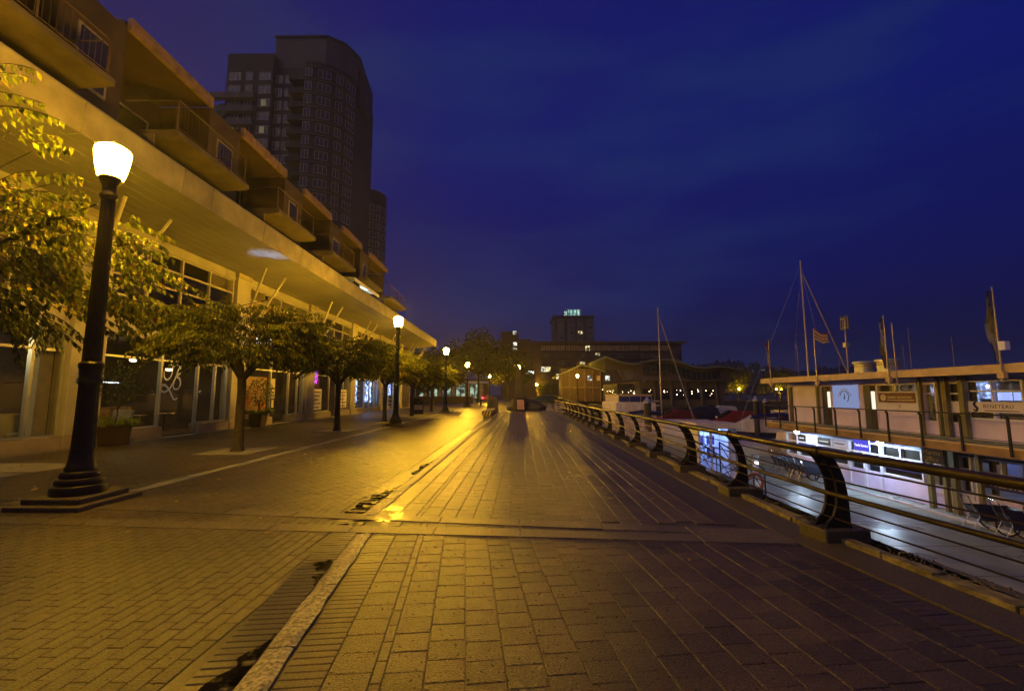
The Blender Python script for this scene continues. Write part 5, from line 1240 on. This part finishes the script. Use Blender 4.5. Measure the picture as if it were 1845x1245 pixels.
FLG = [(1385, 612, 688, 'red and white flag drooping on short pole at the roof end', ['flagred', 'flagwhite', 'flagred'], .92, 0, 0.0), (1466, 592, 690, 'striped flag blowing on slim pole before the tall mast', ['flagred', 'flagwhite', 'flagred', 'flagwhite', 'flagred', 'flagwhite'], .35, 3, 0.0),
       (1592, 568, 690, 'pair of limp flags on the double pole above the vents', ['flagblue', 'flagwhite', 'olive', 'flagblue'], .93, 0, .9), (1788, 517, 668, 'dark flag hanging on the tallest roof pole at the right edge', ['flagblue', 'olive', 'flagwhite', 'flagblue'], .95, 3, .8)]
for k, (px, p0, p1, lb, cols_, dr, rows, sz) in enumerate(FLG):
    y, zt_ = AX(px, p0, FX-1.2); t = thing('flagpole', lb, 'flagpole', (FX-1.22, y, 2.1))
    obj('pole', MB().tube([(0, 0, -.15), (0, 0, zt_-2.1)], [.035, .02], 8), M['mast'], t, world=False, smooth=True); obj('bracket', MB().box(-.06, .06, -.09, .09, -.05, .14), M['rooftan'], t, world=False)
    if k != 1:
        rr = random.Random(k); fm = MB(); ln_ = (1.5, 0, 1.9, 2.1)[k]; w_ = (.13, 0, .15, .17)[k]; nr_, nc_ = 22, 8
        def FPt(i, j): v_ = j/nr_; wd = w_*(.35+1.1*math.sin(PI*min(1, v_*1.05+.08))**.8); return (.05*math.sin(i*2.4+v_*5)*(1+v_), wd*(i/nc_)*(1+.3*math.sin(v_*9+k))+.02, -v_*ln_)
        for i in range(nc_):
            for j in range(nr_): fm.add([FPt(i, j), FPt(i+1, j), FPt(i+1, j+1), FPt(i, j+1)], [(0,1,2,3)], (j+i)*len(cols_)//(nr_+nc_))
    else: fm = flag_mesh((1.6, .9, 2.4, 2.6)[k], (.55, .5, .75, .8)[k], cols_, (.80, .35, .84, .84)[k], k, 3)
    o = obj('flag', fm, [M[c_] for c_ in cols_], t, world=False); o.location = (0, 0, (zt_-2.1)-(.1 if k != 1 else .05))
    if k == 2: obj('pole', MB().tube([(0, -.35, -.1), (0, -.35, zt_-2.45)], .022, 8), M['mast'], t, world=False)
    if k == 3: obj('lamp_head', MB().box(-.04, .10, -.20, -.02, .75, 1.0), M['coollight_white'], t, world=False)
y = AX(1521, 575, FX+2)[0]; t = thing('antenna_mast', 'roof pole topped by a small antenna frame', 'antenna', (FX+2, y, 2.47)); zt_ = AX(1521, 573, FX+2)[1]-2.47
obj('pole', MB().tube([(0, 0, 0), (0, 0, zt_*.72), ], .035, 8).tube([(0, 0, zt_*.7), (0, 0, zt_)], .02, 6), M['mast'], t, world=False)
fr = MB()
for q in range(4): fr.box(-.03, .03, -.28+.17*q, -.24+.17*q, zt_*.80, zt_*1.03)
fr.box(-.02, .02, -.28, .27, zt_*.82, zt_*.84).box(-.02, .02, -.28, .27, zt_*.98, zt_)
obj('antenna_frame', fr, M['olive'], t, world=False); obj('junction_box', MB().box(-.1, .1, -.12, .12, zt_*.50, zt_*.58), M['mast'], t, world=False)

# ================================================================ DOCK THINGS
def cart(x, y, rz, label, small=False):
    t = thing('dock_cart', label, 'dock cart', (x, y, DZ), rz, 'dock carts parked at the marina office')
    obj('tub', MB().add([(-.28,-.42,.36),(.28,-.42,.36),(.28,.36,.36),(-.28,.36,.36),(-.34,-.55,.72),(.34,-.55,.72),(.34,.48,.72),(-.34,.48,.72)], [(0,3,2,1),(0,1,5,4),(1,2,6,5),(2,3,7,6),(3,0,4,7)]), M['navybin'], t, world=False)
    obj('handle', MB().tube([(-.26,.30,.30),(-.26,.52,.72),(-.25,.62,1.02),(-.20,.64,1.08),(.20,.64,1.08),(.25,.62,1.02),(.26,.52,.72),(.26,.30,.30)], .016, 7), M['chrome'], t, world=False, smooth=True)
    obj('leg', MB().tube([(-.26,.40,.45),(-.26,.60,.02),(-.20,.62,0)], .013, 6), M['chrome'], t, world=False); obj('leg', MB().tube([(.26,.40,.45),(.26,.60,.02),(.20,.62,0)], .013, 6), M['chrome'], t, world=False)
    for s in (-1, 1):
        w_ = obj('wheel', MB().tube([(s*.38, -.15+.26*math.cos(a*PI/10), .27+.26*math.sin(a*PI/10)) for a in range(21)], .022, 6), M['black'], t, world=False, smooth=True)
        sp_ = MB()
        for a in range(8): sp_.tube([(s*.38, -.15, .27), (s*.38, -.15+.25*math.cos(a*PI/4), .27+.25*math.sin(a*PI/4))], .004, 4)
        obj('spokes', sp_, M['chrome'], w_, world=False)
    obj('axle', MB().tube([(-.38,-.15,.27),(.38,-.15,.27)], .015, 6), M['black'], t, world=False); return t
c0 = cart(14.15, 13.75, math.radians(70), 'first dock cart from the left at the right edge, its spoked wheel in full view')
dup(c0, (14.1, 12.8, DZ), math.radians(66), 'second dock cart in the row at the right edge of the picture')
dup(c0, (14.05, 11.9, DZ), math.radians(72), 'third dock cart in the row, cut by the right edge')
for k in range(5): dup(c0, (14.3-.1*k, 24.3-.75*k, DZ), math.radians(80), ('farthest', 'second farthest', 'middle', 'second nearest', 'nearest')[k]+' of five dock carts beside the far end of the marina office')
# power pedestal, life ring stand, sign board, booth with blue light, gangway
t = thing('power_pedestal', 'white dock power pedestal with lamp at the dock edge', 'pedestal', (*G(1362, 856, DZ), DZ))
obj('post', MB().box(-.10, .10, -.10, .10, 0, .78), M['coollight_white'], t, world=False, bevel=.01); obj('hood', MB().box(-.15, .15, -.13, .13, .78, 1.02), M['alu'], t, world=False, bevel=.02); obj('lamp', MB().box(-.09, .09, -.135, -.131, .55, .66), emis('pedestal lamp', (1, .95, .8), 6), t, world=False)
t = thing('life_ring', 'orange life ring on a stand above the wet dock', 'life ring', (*G(1362, 905, DZ), DZ))
obj('ring', MB().tube([(.30*math.cos(a*PI/12), 0, .75+.30*math.sin(a*PI/12)) for a in range(25)], .055, 8), M['orange'], t, world=False, smooth=True); obj('stand', MB().tube([(0, .06, 0), (0, .06, 1.05)], .03, 6), M['wood'], t, world=False)
bx, by = 8.85, 20.3
t = thing('gate_booth', 'blue lit glazed gate booth at the foot of the gangway', 'booth', (bx, by, DZ))
E_['booth'] = emis('blue booth wall', (.22, .48, 1.0), 1.3); E_['boothw'] = emis('booth tube light', (.8, .9, 1), 5)
obj('floor', MB().box(-.85, .85, -.5, 1.0, -.02, .06), M['dockedge'], t, world=False)
obj('back_wall', MB().box(-.80, .80, .95, 1.0, .06, 2.55), M['coollight_white'], t, world=False)
obj('side_wall', MB().box(.52, .80, -.5, -.46, .06, 2.55), M['coollight_white'], t, world=False)
for x_ in (-.80, -.28, .50, .80): obj('corner_post', MB().box(x_-.04, x_+.04, -.5, -.42, .06, 2.55), M['coollight_white'], t, world=False)
for x_ in (-.80, .76): obj('end_wall', MB().box(x_, x_+.03, -.42, .95, .06, 2.55), M['coollight_white'], t, world=False)
obj('window_mullion', MB().box(.0, .08, .86, .94, 1.0, 2.4).box(-.6, .6, .86, .94, 1.6, 1.7), M['coollight_white'], t, world=False)
obj('dark_window', MB().box(-.62, -.02, .93, .945, 1.72, 2.12).box(.10, .48, .93, .945, 1.1, 2.12), M['navy'], t, world=False)
obj('roof', MB().box(-1.0, 1.0, -.75, 1.15, 2.55, 2.78), M['hull'], t, world=False, bevel=.02)
obj('tube_lamp', MB().box(-.55, .45, .2, .3, 2.40, 2.45), emis('blue white tube', (.28, .48, 1.0), 70), t, world=False)
def gangway(name, a, b, label, xb=False, wdt=1.1, m='black'):
    a, b = Vector(a), Vector(b); d = (b-a); n_ = Vector((-d.y, d.x, 0)).normalized()*wdt/2; t = thing(name, label, 'gangway', a)
    mb = MB(); mb.add([a-n_, a+n_, b+n_, b-n_]+[p-Vector((0, 0, .12)) for p in (a-n_, a+n_, b+n_, b-n_)], [(0,1,2,3),(4,7,6,5),(0,4,5,1),(1,5,6,2),(2,6,7,3),(3,7,4,0)]); obj('walkway', mb, M['dock'], t)
    for s in (-1, 1):
        r_ = MB(); up = Vector((0, 0, 1.05)); r_.tube([a+n_*s, a+n_*s+up, b+n_*s+up, b+n_*s], .028, 6); ns = max(2, int(d.length/1.6))
        for k in range(ns+1): p = a+n_*s+d*k/ns; r_.tube([p, p+up], .02, 5)
        if xb:
            for k in range(ns): p, q = a+n_*s+d*k/ns, a+n_*s+d*(k+1)/ns; r_.tube([p+Vector((0,0,.1)), q+up*.95], .016, 5); r_.tube([p+up*.95, q+Vector((0,0,.1))], .016, 5)
        else:
            for h_ in (.3, .55, .8): r_.tube([a+n_*s+up*h_, b+n_*s+up*h_], .012, 5)
        obj('side_rail', r_, M[m], t)
    return t
gangway('gangway', (7.15, 17.0, -1.2), (9.6, 18.6, DZ+.03), 'short ramp with crossed railing bars in front of the blue booth', True)
gangway('gangway', (4.3, 41, 0), (9.5, 30.5, -1.9), 'long ramp with pinkish handrails descending behind the boardwalk railing', False, 1.3, 'mast')
t = thing('notice_stand', 'tall pale board on a post left of the dock power pedestal', 'sign', (*G(1312, 868, DZ), DZ))
obj('post', MB().box(-.05, .05, -.04, .04, 0, 1.9), M['rooftan'], t, world=False); obj('board', MB().box(-.24, .24, -.07, -.045, .75, 2.0), M['slabedge'], t, world=False); obj('cap', MB().box(-.27, .27, -.09, .0, 2.0, 2.05), M['black'], t, world=False)

# ================================================================ BOATS AND PILES
def hull_mb(L_, B_, D_, fb=.9):
    mb = MB(); n = 12; st = []
    for i in range(n+1):
        u_ = i/n; w_ = B_/2*(1-max(0, (u_-.45)/.55)**2.2)*(.86+.14*min(1, u_*4)); z1 = fb*(1+.35*u_**2); k_ = -.25*(1-u_**4)
        y_ = -L_/2+L_*u_; st.append([(-w_, y_, z1), (-w_*.92, y_, z1*.45), (-w_*.55, y_*.985, -.15), (0, y_*.97, k_-.1), (w_*.55, y_*.985, -.15), (w_*.92, y_, z1*.45), (w_, y_, z1)])
    vs = [p for s_ in st for p in s_]; fs = []
    for i in range(n):
        for k in range(6): fs.append((i*7+k, i*7+k+1, (i+1)*7+k+1, (i+1)*7+k))
        fs.append((i*7, (i+1)*7, (i+1)*7+6, i*7+6))
    fs.append(tuple(range(7))); mb.add(vs, fs); return mb
WZ = -2.9
def sailboat(x, y, rz, L_, mast, label, stay=1.0, group=None, m='hull', boom=True):
    t = thing('sailboat', label, 'sailboat', (x, y, WZ), rz, group)
    obj('hull', hull_mb(L_, L_*.3, 0, L_*.10), M[m], t, world=False, smooth=True)
    obj('cabin', MB().prism([(-L_*.12, L_*.09), (-L_*.10, L_*.155), (L_*.12, L_*.15), (L_*.20, L_*.11)], 'x', -L_*.09, L_*.09), M['hull'], t, world=False, bevel=.04)
    obj('cabin_window', MB().box(-L_*.0905-.01, L_*.0905+.01, -L_*.06, L_*.10, L_*.118, L_*.135), M['bluewin'], t, world=False)
    obj('mast', MB().tube([(0, L_*.06, L_*.1), (0, L_*.06, mast)], [.075, .05], 8), M['mast'], t, world=False, smooth=True)
    r_ = MB(); 
    for q in ((0, L_*.5), (0, -L_*.46)): r_.tube([(0, q[1], L_*.11), (0, L_*.06, mast*.98)], .012 if q[1] > 0 else .009, 4)
    r_.tube([(-.9, L_*.06, mast*.62), (.9, L_*.06, mast*.62)], .018, 5)
    for s in (-1, 1): r_.tube([(s*L_*.13, L_*.05, L_*.1), (s*.9, L_*.06, mast*.62), (0, L_*.06, mast*.95)], .007, 4)
    obj('rigging', r_, M['cable'], t, world=False)
    if boom: obj('boom', MB().tube([(0, L_*.06, L_*.22), (0, -L_*.34, L_*.24)], .06, 7).tube([(0, L_*.04, L_*.235), (0, -L_*.15, L_*.255), (0, -L_*.33, L_*.25)], [.14, .17, .08], 8), M['navy'], t, world=False, smooth=True)
    if stay > 1: obj('furled_sail', MB().tube([(0, L_*.49, L_*.14), (0, L_*.07, mast*.93)], [.075, .035], 7), M['mast'], t, world=False, smooth=True)
    return t
x, zt_ = AY(1183, 553, 45); sailboat(x-.35, 45, math.radians(-62), 11, zt_-WZ, 'sailboat with tall slim mast between the covered yacht and the restaurant', 2)
x, zt_ = AY(1443, 465, 31); sailboat(x-.35, 31.5, math.radians(-80), 12, zt_-WZ, 'sailboat behind the marina office with the tallest mast in the picture', 2)
for k, (px, p0, yy, lb) in enumerate(((1643, 590, 80, 'thin distant mast right of the double flagpole'), (1632, 622, 92, 'short distant mast left of the thinner taller one'), (1713, 608, 84, 'lone distant mast nearest the right edge'), (1505, 646, 88, 'very short distant mast behind the tall mast'), (1430, 622, 96, 'faint distant mast left of the tallest mast'))):
    x, zt_ = AY(px, p0, yy); sailboat(x, yy, .5+k, 10, zt_-WZ, lb, 1, 'distant sailboats', 'hull', False)
# covered yacht with three blue windows
t = thing('motor_yacht', 'covered motor yacht with row of three dark blue windows', 'yacht', (12.1, 50, WZ), 0)
obj('hull', hull_mb(11, 4.3, 0, 1.5), M['hull'], t, world=False, smooth=True)
obj('cover', MB().prism([(-1.95, 1.3), (-2.0, 3.6), (-1.85, 3.66), (1.85, 3.66), (2.0, 3.6), (2.1, 1.3)], 'y', -5.0, 2.0), M['tarp'], t, world=False, bevel=.05)
for k in range(17): x = -1.9+.24*k; obj('cover_fold', MB().tube([(x, -5.02, 1.3), (x+.03, -5.06, 2.3), (x, -5.02, 3.5)], .035, 5), M['tarp'], t, world=False)
obj('flybridge', MB().box(-1.72, 1.72, -4.8, 1.5, 3.60, 4.38), M['hull'], t, world=False, bevel=.05)
for k in range(3): obj('window', MB().box(-1.62+1.10*k, -.60+1.10*k, -4.86, -4.81, 3.72, 4.26), M['bluewin'], t, world=False)
obj('roof', MB().box(-1.78, 1.78, -4.95, 1.6, 4.38, 4.48), M['rooftan'], t, world=False); 
for q in (2.2, 2.65): obj('side_step', MB().box(1.9, 2.5, -4.6, -3.6, q+1.1, q+1.2), M['hull'], t, world=False)
# bow of cream cruiser beyond the dock end, bow toward the boardwalk
t = thing('motor_boat', 'cream cruiser whose bow pokes out left of the marina office', 'boat', (21.5, 28.4, WZ), math.radians(96))
obj('hull', hull_mb(10.5, 3.6, 0, 1.3), M['hull'], t, world=False, smooth=True)
obj('cabin', MB().prism([(-2.5, 1.3), (-2.3, 2.2), (1.0, 2.1), (2.6, 1.5)], 'x', -1.2, 1.2), M['hull'], t, world=False, bevel=.08)
obj('bow_rail', MB().tube([(-1.5, 1.0, 1.5), (-1.35, 1.2, 2.1), (-.8, 3.8, 2.35), (0, 5.0, 2.4), (.8, 3.8, 2.35), (1.35, 1.2, 2.1), (1.5, 1.0, 1.5)], .02, 6), M['chrome'], t, world=False, smooth=True)
# red canvas boats, dinghies
def runabout(px, py, yy, rz, L_, label, m='boatred'):
    x = AY(px, py, yy)[0]; t = thing('motor_boat', label, 'boat', (x, yy, WZ), rz, 'boats moored between the docks')
    obj('hull', hull_mb(L_, L_*.36, 0, L_*.14), M['hull'] if m == 'boatred' else M['hulldark'], t, world=False, smooth=True)
    obj('canopy', MB().prism([(-L_*.38, L_*.15), (-L_*.30, L_*.34), (L_*.0, L_*.36), (L_*.30, L_*.19), (L_*.34, L_*.15)], 'x', -L_*.15, L_*.15), M[m], t, world=False, bevel=.06)
    obj('windscreen', MB().quad((-L_*.12, L_*.05, L_*.365), (L_*.12, L_*.05, L_*.365), (L_*.13, L_*.24, L_*.25), (-L_*.13, L_*.24, L_*.25)), M['darkglass'], t, world=False); return t
runabout(1322, 745, 50, 1.3, 7.5, 'red canopied boat, brightest of the boats before the restaurant')
runabout(1215, 752, 58, 1.5, 7, 'low boat with red cover under the restaurant deck')
runabout(1402, 748, 47, 1.7, 6.5, 'red covered boat just left of the marina office')
runabout(1352, 758, 42, 1.1, 7, 'grey boat with curved bow in front of the red canopied boat', 'tarp')
runabout(1255, 745, 62, 1.5, 8, 'dark covered boat between the piles of the restaurant', 'hulldark')
runabout(1290, 738, 66, 1.7, 8, 'dark boat behind the red canopied boat', 'tarp')
t = thing('motor_boat', 'cream box-sided work boat behind the boardwalk railing', 'boat', (11.2, 33.5, WZ), 1.45)
obj('hull', hull_mb(9, 3, 0, 1.5), M['hull'], t, world=False, smooth=True); obj('wheelhouse', MB().box(-1.1, 1.1, -3.2, .4, 1.4, 2.6), M['hull'], t, world=False, bevel=.05); obj('window', MB().box(1.11, 1.13, -2.6, -.2, 1.9, 2.4), M['bluewin'], t, world=False); obj('lamp', MB().lathe([(.02, -.04), (.05, 0), (.02, .04)], (1.25, -1, 1.4), 8), E_['warm'], t, world=False)
def pile(px, p0, yy, r_, label, cap=True):
    x, z = AY(px, p0, yy); t = thing('mooring_pile', label, 'pile', (x, yy, WZ)); h = z-WZ
    obj('shaft', MB().tube([(0, 0, -.6), (0, 0, h-.45)], r_, 14), M['pile'], t, world=False, smooth=True); obj('cone_cap', MB().lathe([(r_*1.12, h-.47), (r_*1.12, h-.38), (.03, h)], (0, 0, 0), 14), M['alu'], t, world=False)
pile(1166, 715, 34, .27, 'nearest tarred pile with white cone cap beside the sailboat mast')
pile(1361, 713, 40, .22, 'tarred pile with pale cap right of the red canopied boat')
pile(1378, 717, 48, .22, 'tarred pile with cap left of the marina office')
pile(1446, 700, 60, .2, 'pile with cone cap behind the marina office roof end') if False else None
struct('float_dock', MB().box(9, 60, 36.5, 38.2, WZ-.2, WZ+.45), M['dock'], bevel=.03)
struct('float_dock', MB().box(16, 62, 53.5, 55.2, WZ-.2, WZ+.45), M['dock'], bevel=.03)
struct('float_dock', MB().box(14.8, 17, 25.7, 53.4, WZ-.2, WZ+.44), M['dock'], bevel=.03)

# ================================================================ END OF THE BOARDWALK
def rock(seed, x, y, z, sx, sy, sz, m, name, label, cat, parent=None):
    rr = random.Random(seed); bm = bmesh.new(); bmesh.ops.create_icosphere(bm, subdivisions=3, radius=1)
    for v in bm.verts:
        n = v.co.normalized(); k = 1+.14*math.sin(n.x*5+seed)+.12*math.sin(n.y*7+seed*2)+.08*math.sin(n.z*9)+rr.uniform(-.03, .03); v.co = Vector((n.x*k*sx, n.y*k*sy, max(-.05, n.z*k*sz)))
    me = bpy.data.meshes.new(name); bm.to_mesh(me); bm.free(); me.materials.append(m); me.polygons.foreach_set('use_smooth', [True]*len(me.polygons)); o = link(name, me, parent); o.location = (x, y, z)
    if label: tag(o, label, cat)
    return o
rock(3, .9, 45.5, 0, 1.9, 1.2, 1.1, M['darkwall'], 'planted_mound', 'brown planted mound under the lamp at the end of the boardwalk', 'mound')
t = thing('tapered_column', 'dark brown tapering column rising out of the mound at the boardwalk end', 'column', (.35, 44.6, 0))
obj('shaft', MB().add([(-.62,-.4,0),(.62,-.4,0),(.62,.4,0),(-.62,.4,0),(-.14,-.14,4.3),(.14,-.14,4.3),(.14,.14,4.3),(-.14,.14,4.3)], [(0,3,2,1),(4,5,6,7),(0,1,5,4),(1,2,6,5),(2,3,7,6),(3,0,4,7)]), M['darkwall'], t, world=False, bevel=.03)
obj('cap', MB().box(-.27, .27, -.27, .27, 4.3, 4.42), M['black'], t, world=False)
t = thing('stone_bench', 'long low stone seat with yellow striped end beside the kerb', 'bench', (-1.9, 33.5, 0))
obj('seat', MB().box(-.35, .35, -3.0, 3.4, .16, .46), M['apron'], t, world=False, bevel=.03)
for yy in (-2.6, 0, 2.8): obj('foot', MB().box(-.26, .26, yy-.25, yy+.25, 0, .16), M['granite'], t, world=False)
hz_ = mat('yellow hazard paint', (.6, .5, .12), .5)
for q in range(3): obj('stripe', MB().prism([(-.30+.2*q, .17), (-.22+.2*q, .17), (-.10+.2*q, .44), (-.18+.2*q, .44)], 'y', -3.012, -3.002), hz_, t, world=False)
t = thing('granite_marker', 'dark upright slab standing behind the stone seat', 'slab', (-1.95, 38.6, 0)); obj('stone', MB().prism([(-.5, 0), (.5, 0), (.46, 1.35), (-.42, 1.5)], 'y', -.2, .2), M['seawall'], t, world=False, bevel=.04)
for k, (x, y, lb) in enumerate(((.5, 42.2, 'pink faced sandwich board before the mound at the boardwalk end'), (-7.9, 36.6, 'dark sandwich board with white panel between the fourth and fifth small trees'))):
    t = thing('sandwich_board', lb, 'sandwich board', (x, y, 0), .1)
    for s in (-1, 1): obj('board', MB().prism([(s*.30, 0), (s*.34, 0), (s*.06, 1.25), (s*.02, 1.25)], 'x', -.38, .38), M['black'], t, world=False)
    mm = mat('board face', ((.40, .22, .26), (.5, .48, .40))[k], .6); obj('board_face', MB().add([(-.33, -.302, .18), (.33, -.302, .18), (.33, -.10, 1.08), (-.33, -.10, 1.08)] if k == 0 else [(-.33, -.27, .35), (.33, -.27, .35), (.33, -.19, .72), (-.33, -.19, .72)], [(0,1,2,3)]), mm, t, world=False)
rock(8, 6.5, 88, -.1, 4.2, 1.8, 1.3, M['leafdark'], 'clipped_shrubbery', 'dark rounded shrubs at the bend of the far path', 'shrub')
t = thing('bicycle_rack', 'row of hoops at the bend beyond the boardwalk', 'rack', (3.6, 52, 0))
for k in range(5): obj('hoop', MB().tube([(k*.7, 0, 0), (k*.7, 0, .8), (k*.7+.1, .3, .95), (k*.7+.2, .6, .8), (k*.7+.2, .6, 0)], .03, 6), M['black'], t, world=False, smooth=True)
t = thing('parked_car', 'parked car with red tail lamps glowing under the far trees', 'car', (-6.2, 96, 0), 0)
obj('body', MB().prism([(-2.1, .35), (-2.1, .85), (-1.9, .98), (-1.35, 1.0), (-.9, 1.45), (.7, 1.45), (1.3, 1.0), (2.1, .85), (2.15, .35)], 'x', -.88, .88), M['tilered'], t, world=False, bevel=.06)
obj('rear_window', MB().quad((-.7, -1.385, 1.02), (.7, -1.385, 1.02), (.6, -1.0, 1.40), (-.6, -1.0, 1.40)), M['darkglass'], t, world=False)
for s in (-1, 1):
    obj('tail_lamp', MB().box(s*.62-.17, s*.62+.17, -2.14, -2.10, .68, .92), E_['tail'], t, world=False)
    for yy in (-1.3, 1.35):
        o = obj('wheel', MB().lathe([(.2, -.1), (.33, -.1), (.33, .1), (.2, .1)], (0, 0, 0), 16), M['black'], t, world=False); o.matrix_local = Matrix.Translation((s*.82, yy, .33)) @ Matrix.Rotation(PI/2, 4, 'Y')
for k, (x, y, lb) in enumerate(((-9.6, 62, 'leftmost of the three dark bollards past the third lamp'), (-4.6, 60, 'middle one of the three dark bollards, near the fourth lamp'), (-2.8, 66, 'rightmost of the three dark bollards'))):
    o = obj('bollard', MB().lathe([(.16, 0), (.16, .08), (.12, .1), (.115, .85), (.14, .9), (.10, .98), (.02, 1.02)], (0, 0, 0), 14), M['black'], world=False, smooth=True); o.location = (x, y, 0); tag(o, lb, 'bollard', 'bollards past the lamps')
t = thing('metal_drain', 'small slotted drain grate in the paving at the left edge', 'drain', (-7.9, 6.75, 0))
fr = MB()
for k in range(9): fr.box(-.32+.08*k, -.28+.08*k, -.15, .15, .002, .012)
obj('grate', fr, M['black'], t, world=False)
# fallen leaves
lp = []
for q in range(4):
    v, f = leaf_vf(Vector((0, -.04, .004)), Vector((0, 1, .05)).normalized(), Vector((.1*q, 0, 1)).normalized(), .085+.01*q, .055); me = bpy.data.meshes.new('fallen_leaf'); me.from_pydata([(a[0], a[1], abs(a[2])+.003) for a in v], [], f); me.materials.append(M['fallen']); lp.append(me)
rr = random.Random(21)
spots = [G(*q) for q in ((100,972),(232,960),(95,935),(45,1024),(280,909),(205,878),(345,872),(378,862),(318,905),(468,935),(480,962),(230,824),(337,822),(335,828),(300,797),(315,806),(520,870),(258,988),(140,900),(60,884),(975,895),(1100,900),(1240,1010),(430,905),(60,878),(150,945),(395,975),(560,890))]
spots += [(rr.uniform(-11, -4), rr.uniform(6.5, 16)) for _ in range(34)]+[(rr.uniform(-1, 3), rr.uniform(4, 12)) for _ in range(8)]
for x, y in spots:
    o = link('fallen_leaf', rr.choice(lp)); o.location = (x, y, .008); o.rotation_euler = (rr.gauss(0, .1), rr.gauss(0, .1), rr.uniform(0, 6.3)); o.scale = (rr.uniform(.7, 1.2),)*3; tag(o, 'small dry leaf fallen on the wet paving', 'leaf', 'fallen leaves scattered on the paving')

# ================================================================ damp night air
hz_m, hz_t, hz_o = nmat('night air'); pv = hz_t.nodes.new('ShaderNodeVolumePrincipled'); pv.inputs['Color'].default_value = (.82, .82, .82, 1); pv.inputs['Density'].default_value = .0006; pv.inputs['Anisotropy'].default_value = .3
hz_t.links.new(pv.outputs[0], hz_o.inputs['Volume'])
obj('haze', MB().box(-1600, 1600, -90, 2500, -5, 96), hz_m, kind='stuff')
